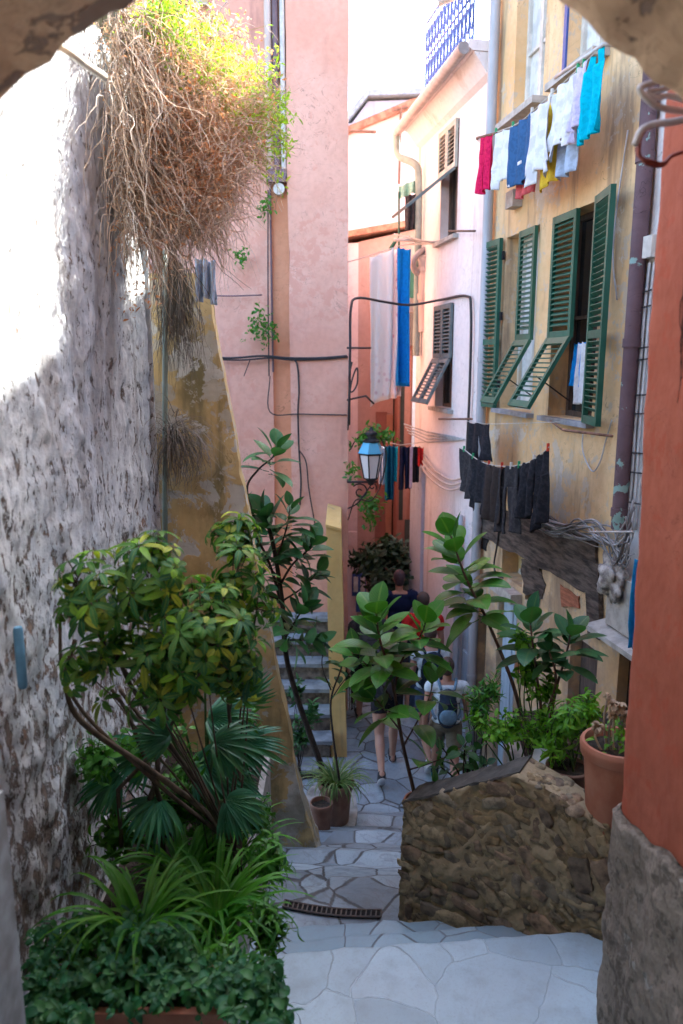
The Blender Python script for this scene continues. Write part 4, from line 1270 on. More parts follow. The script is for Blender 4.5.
mb = MB(); vs = lo + hi; mb.add([v * 1 for v in vs], [(i, (i + 1) % 6, 6 + (i + 1) % 6, 6 + i) for i in range(6)]); 
mb.build('panes', M['milky'], lt)
m, nt, b = new_mat('sky_reflection_cap'); b.inputs['Base Color'].default_value = (.10, .38, .55, 1); b.inputs['Roughness'].default_value = .3; b.inputs['Metallic'].default_value = .3; M['capsky'] = m  # blue base colour stands in for the sky reflected in the cap
mb = MB(); r1, r2 = cs(.165, z1 + .012), cs(.10, z1 + .14); mb.add(r1 + r2, [(i, (i + 1) % 6, 6 + (i + 1) % 6, 6 + i) for i in range(6)] + [tuple(range(6, 12)), tuple(range(5, -1, -1))]); cap = mb.build('cap', M['capsky'], lt)
mb = MB(); mb.lathe(lc, [(.10, .24), (.105, .26), (.06, .29), (.055, .33), (.075, .335), (.07, .36), (.03, .38), (.012, .42), (0, .43)], 14); mb.build('finial', M['iron'], lt, smooth=True, auto=40)
mb = MB(); wx = xr + .0; az = at(360, 482, 9.15).z
mb.tube([V((wx, 9.32, az)), V((wx, 9.15, az)), V((lc.x + .08, 9.15, az))], .014, 8)
mb.tube([V((lc.x, lc.y, az)), V((lc.x, lc.y, z0 - .05))], .02, 8)
sp = []
for t in range(40):
    a = t / 39 * 2.6 * PI; r = .02 + .085 * t / 39; sp.append(V((wx + .15 + r * math.cos(a + .6), 9.15, az - .12 + r * math.sin(a + .6))))
mb.tube(sp, .009, 6)
sp = []
for t in range(26):
    a = t / 25 * 2.2 * PI; r = .012 + .04 * t / 25; sp.append(V((wx + .30 + r * math.cos(-a), 9.15, az - .06 + r * math.sin(-a))))
mb.tube(sp, .008, 6)
mb.tube(curve([V((wx + .0, 9.2, az - .34)), V((wx + .12, 9.15, az - .26)), V((wx + .24, 9.15, az - .10)), V((wx + .30, 9.15, az))], 5), .009, 6)
mb.build('bracket', M['iron'], lt, smooth=True)

# ------------------------------------------------------------------ cables across the alley
def cable(pts, r, mat, label, name='cable', cat='cable', nn=7):
    mb = MB(); mb.tube(curve(pts, nn), r, 7); o = mb.build(name, M[mat], smooth=True); return tag(o, label, cat)
cable([at(349, 425, 9.28), at(350, 350, 9.28), at(351, 308, 9.4), at(358, 298, 9.6), at(385, 302, 9.9), at(410, 305, 10.1), fpt(*[fpx(440, 300, .04)[0], .04, fpx(440, 300, .04)[1]]), fpt(fpx(466, 296, .04)[0], .04, fpx(466, 296, .04)[1]), fpt(fpx(471, 310, .04)[0], .04, fpx(471, 310, .04)[1]), fpt(fpx(470, 380, .04)[0], .04, fpx(470, 380, .04)[1]), fpt(fpx(466, 470, .04)[0], .04, fpx(466, 470, .04)[1])], .016, 'cable', 'black cable looping across the alley past the hanging sheets')
cable([at(348, 430, 9.25), at(349, 400, 9.2), at(352, 380, 9.2), at(357, 368, 9.2), at(357, 384, 9.2), at(351, 392, 9.2), at(349, 378, 9.2), at(352, 362, 9.2)], .010, 'cable', 'small coil of black cable hanging at the pink house corner')
mb = MB(); mb.tube([at(347, 348, 9.3), at(371, 348, 9.2)], .012, 7); mb.tube([at(347, 400, 9.3), at(366, 396, 9.2), at(374, 404, 9.2)], .012, 7)
o = mb.build('wall_hook', M['iron'], smooth=True); tag(o, 'pair of short iron hooks on the pink house corner', 'hook')
# cable loops hanging out of the arch at the right
def pt3(l): return [at(*q) for q in l]
cable(pt3([(700, 58, 2.3), (672, 74, 2.3), (655, 82, 2.28), (640, 88, 2.26), (648, 100, 2.26), (662, 108, 2.28), (690, 112, 2.35)]), .009, 'whitecable', 'pale cable knotted against the arch stone at the right')
cable(pt3([(700, 70, 2.35), (678, 84, 2.33), (660, 90, 2.3), (647, 92, 2.28), (655, 98, 2.28), (668, 96, 2.3), (684, 100, 2.3)]), .008, 'whitecable', 'second pale cable twisted over the knot at the arch stone')
cable(pt3([(690, 118, 2.4), (672, 122, 2.4), (655, 124, 2.4), (642, 130, 2.4), (635, 145, 2.4)]), .011, 'whitecable', 'short grey conduit bending down above the red cable loop')
mb = MB()
for k in range(8):
    e = k * .9; mb.tube(curve(pt3([(643 + e * .5, 128, 2.42), (637 - e * .6 + 3, 142 + e, 2.4 + k * .01), (640 + e * .3, 156 + e * .5, 2.4), (650, 164 + e * .6 - 3, 2.4), (663, 163 + e * .4, 2.42), (672, 156, 2.45), (690, 150, 2.5)]), 6), .0055, 5)
o = mb.build('cable_loop', M['redcable'], smooth=True); tag(o, 'thick loop of red brown cables hanging beside the red wall', 'cable loop')
# ------------------------------------------------------------------ washing
def garment(name, label, cat, mat, A, B, length, kind='rect', amp=.03, waves=3.0, group=None, seed=0, fold=.5, mat2=None, pinch=.12):
    A, B = V(A), V(B); e = B - A; W = e.length
    nrm = V((-e.y, e.x, 0)).normalized()
    if nrm.dot(V((0, -1, 0))) < 0: nrm = -nrm
    rnd = random.Random(seed * 7 + 3)
    ph = rnd.random() * 9; ph2 = rnd.random() * 9
    mb = MB()
    def P(x, t):
        a = amp * (.45 + .75 * t)
        o = a * math.sin(waves * 2 * PI * x + ph + 1.2 * t) + a * .5 * math.sin(waves * 4.7 * x + ph2 - 2 * t) + .35 * a * mn.noise(V((x * 6 + seed, t * 5, 1)))
        dz = -length * t - .018 * abs(math.sin(x * PI * 2.0 + .3)) * (1 - t) - .03 * mn.noise(V((x * 2.3 + seed, 0, 4))) * t
        xx = x + .03 * mn.noise(V((x * 3, t * 3, seed + 2)))
        return A + e * xx + nrm * o + V((0, 0, dz))
    def strip(l, r, t0, t1, nx=22, nt_=26):
        vs = []; fs = []
        for j in range(nt_ + 1):
            t = t0 + (t1 - t0) * j / nt_
            a, b = l(t), r(t)
            for i in range(nx + 1): vs.append(P(a + (b - a) * i / nx, t))
        for j in range(nt_):
            for i in range(nx):
                q = j * (nx + 1) + i; fs.append((q, q + 1, q + nx + 2, q + nx + 1))
        mb.add(vs, fs)
    hem = rnd.uniform(-.03, .03)
    if kind == 'rect':
        strip(lambda t: .02 + pinch * .3 * t, lambda t: .98 - pinch * t * .5, 0, 1)
    elif kind == 'trousers':
        strip(lambda t: .08, lambda t: .92, 0, .3)
        strip(lambda t: .08 - .05 * (t - .3), lambda t: .50 - .08 * (t - .3), .3, 1, 12)
        strip(lambda t: .51 + .06 * (t - .3), lambda t: .92 + .05 * (t - .3), .3, .97, 12)
    elif kind == 'shirt':          # hung by the hem, sleeves falling at the bottom
        strip(lambda t: .04 + .06 * math.sin(t * 5), lambda t: .97 - .05 * math.sin(t * 4), 0, .84)
        strip(lambda t: .14 - .2 * (t - .5), lambda t: .34 - .1 * (t - .5), .62, 1.0, 10, 12)
        strip(lambda t: .68 + .1 * (t - .5), lambda t: .88 + .2 * (t - .5), .60, .97, 10, 12)
    elif kind == 'vest':           # strap top hanging from the straps
        strip(lambda t: .44 - .36 * t, lambda t: .56 - .3 * t, 0, .17, 6, 10)
        strip(lambda t: .82 + .1 * t, lambda t: .96 + .0 * t, 0, .17, 6, 10)
        strip(lambda t: .35 - .36 * min(1, t * 1.3), lambda t: 1.0, .155, 1)
    o = mb.build(name, [mat], smooth=True, loc=((A + B) / 2 - V((0, 0, length))), fix=False)
    md = o.modifiers.new('thick', 'SOLIDIFY'); md.thickness = .006; md.offset = 0
    tag(o, label, cat, group)
    # pegs
    return o
def line(name, label, pts, r=.004, mat='rope', cat='clothes line'):
    mb = MB(); mb.tube(pts, r, 6); o = mb.build(name, M[mat], smooth=True); return tag(o, label, cat)

K = {}
K['crimson'] = cloth('crimson_cloth', (.68, .02, .10), (.5, .01, .07))
K['white'] = cloth('white_cotton', (.74, .74, .76), None, 10)
K['navy'] = cloth('navy_cloth', (.045, .12, .26)); K['redc'] = cloth('coral_red_cloth', (.7, .13, .14))
K['yellowc'] = cloth('mustard_cloth', (.75, .50, .05)); K['paleblue'] = cloth('pale_blue_cloth', (.45, .55, .70))
K['lilac'] = cloth('lilac_cloth', (.62, .56, .72)); K['turq'] = cloth('turquoise_cloth', (.0, .46, .60), (.0, .38, .52))
K['black'] = cloth('black_cloth', (.018, .019, .024), (.03, .03, .036), trans=.03)
K['charcoal'] = cloth('charcoal_cloth', (.035, .034, .038), (.055, .052, .055), trans=.03)
K['browncl'] = cloth('dark_brown_cloth', (.045, .035, .032), None, trans=.03)
K['sea'] = cloth('dark_teal_cloth', (.005, .10, .19)); K['cyan'] = cloth('cyan_cloth', (.02, .50, .62)); K['blue'] = cloth('bright_blue_cloth', (.01, .27, .72), (.008, .22, .62))
K['red'] = cloth('red_cloth', (.60, .03, .03)); K['darknavy'] = cloth('dark_navy_cloth', (.012, .018, .05), trans=.03)
def thin(T, b, col):
    tr = T.n('ShaderNodeBsdfTranslucent'); T.l(col, tr.inputs['Color']); mx = T.n('ShaderNodeMixShader'); mx.inputs[0].default_value = .08
    T.l(b.outputs[0], mx.inputs[1]); T.l(tr.outputs[0], mx.inputs[2]); T.l(mx.outputs[0], T.N['Material Output'].inputs['Surface'])
# flowery sheet
m, nt, b = new_mat('flowered_sheet'); T = NT(nt); c = T.coord()
v = T.n('ShaderNodeTexVoronoi'); v.inputs['Scale'].default_value = 9; T.l(c, v.inputs['Vector'])
sp = T.n('ShaderNodeSeparateXYZ'); T.l(c, sp.inputs[0])
spot = T.math('SUBTRACT', 1, T.ramp(v.outputs['Distance'], .12, .34))
col = T.mix(T.math('MULTIPLY', spot, .6), (.84, .74, .74), (.62, .16, .27))
T.l(col, b.inputs['Base Color']); b.inputs['Roughness'].default_value = .95; K['flower'] = m
m, nt, b = new_mat('white_border_sheet'); T = NT(nt); c = T.coord()
v = T.n('ShaderNodeTexVoronoi'); v.inputs['Scale'].default_value = 11; T.l(c, v.inputs['Vector'])
sp = T.n('ShaderNodeSeparateXYZ'); T.l(c, sp.inputs[0])
spot = T.math('MULTIPLY', T.math('SUBTRACT', 1, T.ramp(v.outputs['Distance'], .15, .38)), T.ramp(sp.outputs[2], .85, .1))
col = T.mix(T.math('MULTIPLY', spot, .5), (.90, .86, .81), (.60, .32, .36)); thin(T, b, col); T.l(col, b.inputs['Base Color']); b.inputs['Roughness'].default_value = .95; K['sheet'] = m

def on(px, py, out): s, z = fpx(px, py, out); return fpt(s, out, z)
# upper line below the top windows
OUT = .36
up = [on(478, 137, OUT), on(500, 131, OUT), on(520, 122, OUT), on(545, 100, OUT), on(575, 72, OUT), on(604, 44, OUT)]
UP = curve(up, 8)
line('clothes_line', 'upper washing line running below the top windows of the yellow house', UP)
mb = MB(); a = on(477, 138, OUT); mb.tube([on(477, 139, 0.0), a, on(497, 133, OUT)], .012, 8)
mb.build('bracket', M['rustiron'], bpy.data.objects['yellow_house'], smooth=True)
a = on(604, 44, OUT); mb = MB(); mb.tube([fpt(fpx(604, 44, OUT)[0] , 0, a.z), a, on(555, 82, OUT) + V((0, 0, .03))], .014, 8); mb.build('bracket', M['galv'], bpy.data.objects['yellow_house'], smooth=True)
def online(C, px, out):
    best = min(C, key=lambda q: abs(project(q)[0] - px)); return best
def project(p):
    d = p.y * CP - (p.z - CAMZ) * SP; h = p.y * SP + (p.z - CAMZ) * CP
    return 341.5 + F * p.x / d, 512 - F * h / d
def lineat(C, px):
    for a, b in zip(C, C[1:]):
        xa, xb = project(a)[0], project(b)[0]
        if (xa - px) * (xb - px) <= 0 and xa != xb: return a.lerp(b, (px - xa) / (xb - xa))
    return min(C, key=lambda q: abs(project(q)[0] - px))
def hang(C, x0, x1, ybot, mat, label, kind='rect', cat='clothes', name='garment', sd=0, off=0.0, dz=0, amp=.022, waves=2.5, group=None):
    A, B = lineat(C, x0), lineat(C, x1)
    A = A + FN * off + V((0, 0, dz)); B = B + FN * off + V((0, 0, dz))
    mid = (A + B) / 2
    # length so that the hem reaches image row ybot
    lo, hi = .05, 4
    for _ in range(30):
        m_ = (lo + hi) / 2
        if project(mid - V((0, 0, m_)))[1] < ybot: lo = m_
        else: hi = m_
    return garment(name, label, cat, mat, A, B, lo, kind, amp, waves, group, sd)
hang(UP, 479, 495, 192, K['crimson'], 'crimson trousers, the leftmost washing on the upper line', 'trousers', name='trousers', cat='trousers', sd=1)
hang(UP, 494, 514, 190, K['white'], 'white shirt pegged between crimson trousers and navy towel', 'shirt', name='shirt', cat='shirt', sd=2)
nv = hang(UP, 511, 533, 184, K['navy'], 'navy blue towel with small white tag on the upper line', name='towel', cat='towel', sd=3)
hang(UP, 512, 531, 195, K['redc'], 'coral red garment peeping out below the navy towel', name='garment', cat='garment', sd=4, off=-.07)
hang(UP, 530, 553, 182, K['white'], 'white shirt right of the navy towel, above the mustard cloth', 'shirt', name='shirt', cat='shirt', sd=5)
hang(UP, 531, 552, 186, K['yellowc'], 'mustard yellow cloth hanging behind the white shirts', name='garment', cat='garment', sd=6, off=-.08)
hang(UP, 548, 569, 176, K['paleblue'], 'pale blue cloth hanging behind the largest white shirt', name='garment', cat='garment', sd=7, off=-.09)
hang(UP, 550, 579, 153, K['white'], 'largest white shirt, in the right half of the upper line', 'shirt', name='shirt', cat='shirt', sd=8, amp=.035)
hang(UP, 573, 588, 138, K['lilac'], 'pale lilac top beside the turquoise vest', 'shirt', name='top', cat='top', sd=9)
hang(UP, 581, 609, 138, K['turq'], 'bright turquoise strap vest at the right end of the upper line', 'vest', name='vest', cat='vest', sd=10, amp=.03)
q = on(523, 163, OUT + .03); mb = MB(); mb.obox(q + FN * .03, FS, FN, (0, 0, 1), .035, .004, .012); o = mb.build('tag', K['white'], None)
o.parent = nv; o.location = ORG[o.name] - ORG[nv.name]

# dark washing under the shutters
OUT2 = .42
LO = curve([on(461, 447, OUT2), on(480, 461, OUT2), on(500, 466, OUT2), on(520, 465, OUT2), on(536, 458, OUT2), on(549, 447, OUT2)], 8)
line('clothes_line', 'lower washing line carrying the black clothes under the green shutters', LO)
data = [(460, 475, 494, 'charcoal', 'rect'), (471, 492, 512, 'black', 'shirt'), (487, 504, 522, 'browncl', 'rect'),
        (499, 521, 534, 'charcoal', 'trousers'), (516, 536, 518, 'black', 'rect'), (533, 550, 528, 'black', 'trousers')]
labs = ['narrow charcoal leggings, leftmost on the lower line', 'black shirt second from the left on the lower line', 'dark brown cloth third from the left on the lower line',
        'longest charcoal trousers in the middle of the lower line', 'black shirt second from the right on the lower line', 'black trousers at the right end of the lower line']
for i, (a, b2, y, c_, k) in enumerate(data):
    hang(LO, a, b2, y, K[c_], labs[i], k, name=['leggings', 'shirt', 'cloth', 'trousers', 'shirt', 'trousers'][i], cat='clothes', sd=20 + i, amp=.03, group='dark clothes on the lower line')
UL = [on(466, 421, .30), on(495, 424, .30)]
UL = curve([on(466, 421, .30), on(480, 423, .30), on(495, 424, .30), on(560, 422, .25)], 6)
line('clothes_line', 'short washing line with one black garment just below the far shutters', UL, .003)
hang(UL, 468, 491, 460, K['black'], 'single black pair of shorts hanging above the lower line', 'trousers', name='shorts', cat='shorts', sd=30, group='dark clothes on the lower line')
# pegs: small coloured clips on both lines
PG = [simple('peg_green', (.02, .35, .15), .6, .1), simple('peg_red', (.6, .06, .03), .6, .1), simple('peg_white', (.65, .65, .6), .6, .1)]
def peg(p, mat, lab):
    mb = MB(); mb.obox(p + V((0, 0, .005)), FS, FN, (0, 0, 1), .006, .010, .03); o = mb.build('clothes_peg', mat); tag(o, lab, 'peg', 'clothes pegs on the washing lines')
for i, x in enumerate((464, 473, 489, 502, 511, 519, 534, 548)):
    peg(lineat(LO, x), PG[(0, 0, 1, 1, 2, 0, 2, 1)[i]], 'small plastic peg gripping the dark clothes on the lower line')
for i, x in enumerate((496, 513, 532, 552, 578, 584)):
    peg(lineat(UP, x), PG[(0, 0, 2, 2, 0, 0)[i]], 'small plastic peg gripping the bright clothes on the upper line')
# rail with hanging wire under the right shutters
mb = MB(); mb.tube([on(563, 430, .03), on(563, 430, .35), on(612, 436, .35)], .010, 7); mb.tube([on(549, 420, .03), on(563, 430, .35)], .008, 7)
o = mb.build('drying_rail', M['rustiron'], smooth=True); tag(o, 'rusty drying rail below the sill of the nearer green shutters', 'rail')
# clothes seen inside the open window
A, B = fpt((sB0 + sB1) / 2 + .10, -.06, fpx(573, 342)[1]), fpt((sB0 + sB1) / 2 - .12, -.06, fpx(573, 342)[1])
garment('garment', 'blue cloth hanging inside the open green shutter window', 'cloth', K['blue'], A, B, .36, 'rect', .02, seed=41)
garment('garment', 'white cloth hanging inside the open green shutter window', 'cloth', K['white'], A + FS * -.12 + FN * .02, B + FS * -.1 + FN * .02, .5, 'rect', .02, seed=42)

# sheets hung across the alley
H1 = 10.2
A, B = at(369, 256, H1), at(399, 246, H1 + .1)
line('clothes_line', 'line across the alley holding the white sheet and blue towel', [at(348, 262, 9.5), A, B, at(414, 243, H1 + .3)], .006)
def far(name, lab, mat, x0, y0, x1, y1, yb, d0, d1, sd, amp=.03, waves=2.5, kind='rect', cat='sheet'):
    A, B = at(x0, y0, d0), at(x1, y1, d1); mid = (A + B) / 2; lo, hi = .05, 5
    for _ in range(30):
        m_ = (lo + hi) / 2
        if project(mid - V((0, 0, m_)))[1] < yb: lo = m_
        else: hi = m_
    return garment(name, lab, cat, mat, A, B, lo, kind, amp, waves, seed=sd)
far('sheet', 'long white sheet hanging across the alley beside the flowered sheet', K['sheet'], 369, 257, 394, 248, 402, H1, H1 + .05, 50, .07, 1.3)
far('sheet', 'pink flowered sheet between the white sheet and blue towel', K['flower'], 388, 251, 405, 247, 398, H1 + .14, H1 + .2, 51, .08, 1.5)
far('towel', 'bright blue towel hanging right of the flowered sheet', K['blue'], 397, 247, 411, 249, 386, H1 + .02, H1 + .1, 52, .06, 1.4, cat='towel')
line('clothes_line', 'far lower line with teal and navy washing near the lantern', [at(382, 441, 10.6), at(400, 445, 10.6), at(425, 442, 10.6)], .006)
far('towel', 'long dark teal towel hanging near the lantern', K['sea'], 385, 445, 395, 445, 500, 10.6, 10.6, 53, .03, cat='towel')
far('garment', 'light blue garment behind the lantern glass', K['paleblue'], 379, 446, 386, 446, 484, 10.75, 10.75, 54, .02, cat='clothes')
far('garment', 'cyan cloth between the teal towel and the navy trousers', K['cyan'], 391, 446, 398, 446, 482, 10.7, 10.7, 55, .02, cat='clothes')
far('trousers', 'dark navy trousers on the far lower line', K['darknavy'], 399, 446, 411, 446, 490, 10.6, 10.6, 56, .03, kind='trousers', cat='trousers')
far('garment', 'blue striped narrow garment beside the navy trousers', K['lilac'], 410, 446, 413, 446, 488, 10.55, 10.55, 57, .01, cat='clothes')
far('garment', 'black garment at the right of the far lower line', K['black'], 412, 446, 420, 446, 482, 10.6, 10.6, 58, .02, cat='clothes')
far('garment', 'small red garment at the end of the far lower line', K['red'], 418, 447, 424, 447, 466, 10.5, 10.5, 59, .02, cat='clothes')
mb = MB()
for k in range(4): mb.tube([at(404 + k * 1.5, 424 + k * 3, 10.6), at(427, 432 + k * 3.4, 10.5), on(455 + k * 3, 437 + k * .8, .03)], .010, 6)
o = mb.build('drying_rack', M['galv'], smooth=True); tag(o, 'pale metal drying rack reaching from the white house over the far washing', 'drying rack')
mb = MB()
for k in range(4): mb.tube([at(394 + k * 5, 234 + k * 3.5, 10.7), at(420 + k * 4, 240 + k * 1.2, 10.5), on(436 + k * 2, 243 - k * 1, .03)], .010, 6)
mb.tube([at(394, 240, 10.6), at(417, 240, 10.6)], .02, 6)
o = mb.build('drying_rack', M['galv'], smooth=True); tag(o, 'upper pale drying rack below the highest grey flap shutter', 'drying rack')
far('garment', 'small dark garment under the light green awning cloth', K['charcoal'], 405, 195, 417, 193, 230, 10.9, 10.9, 60, .03, cat='clothes')
o = far('awning_cloth', 'pale green cloth stretched on a pole above the small dark garment', cloth('pale_green_cloth', (.35, .62, .50)), 398, 186, 418, 178, 196, 10.95, 10.95, 61, .03, cat='cloth')
mb = MB(); mb.tube([at(399, 192, 10.95), at(399, 262, 10.95)], .015, 7); mb.tube([at(410, 238, 11), at(396, 240, 11), at(391, 248, 11), at(393, 258, 11)], .03, 8)
o = mb.build('green_pole', M['greenpaint'], smooth=True); tag(o, 'thin green pole and curved pipe beside the pale green cloth', 'pole')
# pale rail on the white house facade
for (x0, x1, y, lab) in ((449, 475, 231, 'rusty horizontal rail below the upper window of the white house'), (439, 472, 419, 'thin iron rail below the lower window of the white house')):
    mb = MB(); mb.tube([on(x0, y, .03), on(x0, y, .12), on(x1, y, .12)], .012, 7); o = mb.build('rail', M['rustiron'], smooth=True); tag(o, lab, 'rail')
# blue rag at the red wall
A, B = on(629, 556, .26), on(638, 556, .2)
s_, z_ = fpx(632, 556, .28); A, B = fpt(s_ - .03, .27, z_), fpt(s_ - .16, .22, z_)
garment('towel', 'bright blue towel hanging half hidden by the red wall', 'towel', cloth('sky_blue_cloth', (.02, .30, .62)), A, B, fpx(632, 556, .28)[1] - fpx(632, 650, .28)[1], 'rect', .03, seed=71)
A2, B2 = A + V((0, 0, .16)) - FN * .1 + FS * .02, B + V((0, 0, .16)) - FN * .1 + FS * .12
garment('rag', 'dark navy rag beside the blue towel at the red wall', 'rag', K['darknavy'], A2 + FS * .06, A2 - FS * .04, .34, 'rect', .03, seed=72)
# ------------------------------------------------------------------ plants
L = {}
L['rubber'] = island('rubber_leaf', [(.03, .15, .02), (.07, .24, .025), (.025, .11, .025), (.12, .31, .035)], .38, .22, .35, midrib=(.10, .22, .04), nz=.15)
L['rubberdark'] = island('dark_rubber_leaf', [(.018, .085, .03), (.035, .135, .04), (.05, .17, .055), (.02, .10, .05)], .42, .2, .35, midrib=(.06, .14, .05), nz=.2)
L['scheff'] = island('umbrella_leaf', [(.016, .09, .02), (.05, .18, .02), (.015, .09, .05), (.20, .40, .03), (.02, .10, .03), (.40, .44, .05), (.03, .14, .03), (.02, .11, .05), (.09, .24, .03)], .5, .35, .3, midrib=(.12, .2, .04), nz=.3)
L['bright'] = island('bright_leaf', [(.10, .31, .025), (.17, .42, .03), (.07, .24, .03), (.24, .48, .05)], .45, .35, .4, nz=.15, bumps=.1)
L['mid'] = island('mid_green_leaf', [(.04, .19, .02), (.09, .28, .03), (.03, .14, .04)], .45, .3, .4, nz=.25, bumps=.1)
L['blade'] = island('strap_leaf', [(.05, .23, .025), (.10, .33, .03), (.03, .17, .03), (.17, .42, .05)], .4, .4, .4, midrib=(.09, .22, .05), nz=.15)
L['palm'] = island('palm_leaf', [(.025, .14, .07), (.04, .19, .11), (.06, .22, .07)], .4, .25, .45, nz=.2, bumps=.1)
L['ivy'] = island('ground_leaf', [(.015, .10, .04), (.025, .15, .06), (.03, .13, .03), (.07, .23, .07)], .5, .3, .35, nz=.3, bumps=.1)
L['fardark'] = island('far_dark_leaf', [(.012, .03, .02), (.02, .05, .025), (.03, .06, .03)], .5, .15, .3, nz=.3, bumps=.1)
L['varieg'] = island('striped_blade', [(.16, .24, .08), (.05, .14, .03), (.30, .36, .18)], .5, .3, .3, nz=.1, bumps=.1)
L['bark'] = simple('brown_bark', (.12, .085, .06), .95, .5, 20, .8, stretch=(1, 1, .3), bdist=.01)
L['stem'] = simple('red_brown_stem', (.13, .075, .055), .8, .4, 16, .5, stretch=(1, 1, .5))
L['darkstem'] = simple('dark_stem', (.045, .035, .03), .9, .4, 16, .5)
L['greenstem'] = simple('green_stem', (.06, .13, .03), .6, .3, 16, .2)
L['drybrown'] = island('dry_stalk', [(.30, .23, .17), (.52, .44, .36), (.17, .13, .10), (.80, .76, .70), (.44, .31, .20), (.74, .68, .60)], .95, .3, .1, nz=.1, bumps=.0)
L['drypale'] = island('pale_dry_flower', [(.45, .33, .22), (.55, .45, .33), (.38, .27, .18)], .95, .2, .1, nz=.1, bumps=.0)
L['dryorange'] = island('dry_orange_leaf', [(.64, .30, .13), (.52, .25, .13), (.75, .54, .38), (.44, .22, .12), (.80, .68, .58)], .9, .35, .1, nz=.1, bumps=.0)
L['drygreen'] = island('lit_green_leaf', [(.22, .36, .03), (.30, .42, .06), (.15, .30, .04), (.40, .40, .10)], .6, .4, .2, nz=.1, bumps=.0)
L['drygrey'] = island('grey_dry_grass', [(.16, .15, .14), (.24, .22, .20), (.10, .09, .085), (.2, .17, .13)], .95, .1, .1, nz=.1, bumps=.0)

def leaf(mb, base, dr, nrm, Ln, W, droop=.3, fold=.25, n=7, shape=.9, tip=1.0, cup=0):
    """one pointed leaf: base point, direction, upward normal"""
    dr = V(dr).normalized(); nrm = V(nrm); nrm = (nrm - dr * nrm.dot(dr))
    if nrm.length < 1e-5: nrm = dr.orthogonal()
    nrm.normalize(); side = dr.cross(nrm)
    p = V(base); vs = []; uv = []; step = Ln / n
    for i in range(n + 1):
        t = i / n
        w = W * (math.sin(PI * min(1, t ** shape)) ** .75 if 0 < t < 1 else 0.02 * (1 if t < .5 else 0)) * .5
        vs += [p - side * w + nrm * (fold * w), p.copy(), p + side * w + nrm * (fold * w)]
        uv += [(0.5 - .5 * (1 if w else 0), t), (.5, t), (0.5 + .5 * (1 if w else 0), t)]
        a = -droop / n * (1 + t)
        q = Quaternion(side, a) if True else None
        dr = q @ dr; nrm = q @ nrm
        p = p + dr * step
    fs = []
    for i in range(n):
        a = i * 3
        fs += [(a, a + 1, a + 4, a + 3), (a + 1, a + 2, a + 5, a + 4)]
    mb.add(vs, fs, uv)

def blade(mb, base, dr, Ln, W, droop, n=9, rnd=random):
    """long strap leaf arching under its weight"""
    dr = V(dr).normalized(); hor = V((dr.x, dr.y, 0))
    if hor.length < 1e-3: hor = V((rnd.uniform(-1, 1), rnd.uniform(-1, 1), 0))
    hor.normalize(); side = hor.cross(V((0, 0, 1))).normalized()
    p = V(base); vs = []; uv = []; st = Ln / n
    for i in range(n + 1):
        t = i / n; w = W * .5 * (1 - t ** 2.2) * (.6 + .4 * min(1, t * 4)) + (.0006)
        nrm = side.cross(dr).normalized()
        if nrm.z < 0: nrm = -nrm
        vs += [p - side * w + nrm * w * .5, p.copy(), p + side * w + nrm * w * .5]; uv += [(0, t), (.5, t), (1, t)]
        dr = (Quaternion(side, -droop / n * (.4 + 1.6 * t)) @ dr); p = p + dr * st
    fs = []
    for i in range(n):
        a = i * 3; fs += [(a, a + 1, a + 4, a + 3), (a + 1, a + 2, a + 5, a + 4)]
    mb.add(vs, fs, uv)

def rdir(rnd, up=0.0):
    while True:
        d = V((rnd.uniform(-1, 1), rnd.uniform(-1, 1), rnd.uniform(-1, 1)))
        if .1 < d.length < 1: d.normalize(); return (d + V((0, 0, up))).normalized()

def rosette(mb, ax, p, n, Ln, W, rnd, spread=1.0, span=.12, droop=.35, sheath=True):
    """leaves spiralling round a shoot end `p` with axis `ax`"""
    ax = V(ax).normalized(); u = ax.orthogonal().normalized(); v = ax.cross(u)
    for i in range(n):
        a = i * 2.4 + rnd.uniform(-.3, .3); t = i / max(1, n - 1)
        el = R(72) * (t ** 1.3) - R(5) + rnd.uniform(-.15, .15)
        out = u * math.cos(a) + v * math.sin(a)
        d = out * math.cos(el) * spread + ax * math.sin(el)
        b = p - ax * span * (1 - t) + out * .012
        l = Ln * (1 - .35 * t) * rnd.uniform(.8, 1.1)
        mb.tube([b - out * .01, b + d.normalized() * l * .14], .0035, 5)
        leaf(mb, b + d.normalized() * l * .13, d, ax + out * -.1, l, W * rnd.uniform(.85, 1.1), droop * rnd.uniform(.4, 1.6) * (1 - .5 * t), .22, 8, .85)

def plant(name, label, cat='plant', loc=(0, 0, 0), group=None):
    return root(name, label, cat, loc, group)

# ---- three rubber plants beyond the rubble wall
def rubber_plant(label, loc, stems, mat, seed, Ln=.2, W=.085, r=.011, smat='stem', name='rubber_plant', group=None):
    rnd = random.Random(seed); rt = plant(name, label, 'plant', loc, group)
    ms = MB(); ml = MB()
    for st in stems:
        pts = curve(st['p'], 8); n = len(pts)
        ms.tube(pts, [st.get('r', r) * (1 - .55 * i / (n - 1)) for i in range(n)], 8)
        rosette(ml, pts[-1] - pts[-4], pts[-1], st.get('n', 9), Ln * st.get('k', 1), W * st.get('k', 1), rnd, span=st.get('span', .14))
        for t in st.get('side', []):       # single leaves down the stem
            i = int(t * (n - 1)); p = pts[i]; d = rdir(rnd, .2); d.z = abs(d.z) * .4 + .1
            ml.tube([p, p + d.normalized() * .03], .003, 5)
            leaf(ml, p + d.normalized() * .03, d, (0, 0, 1), Ln * .9, W * .95, .5, .2, 8, .85)
    ms.build('stem', L[smat], rt, smooth=True); ml.build('foliage', mat, rt, smooth=True, fix=False)
    return rt
g = 'rubber plants behind the rubble wall'
d = 4.75
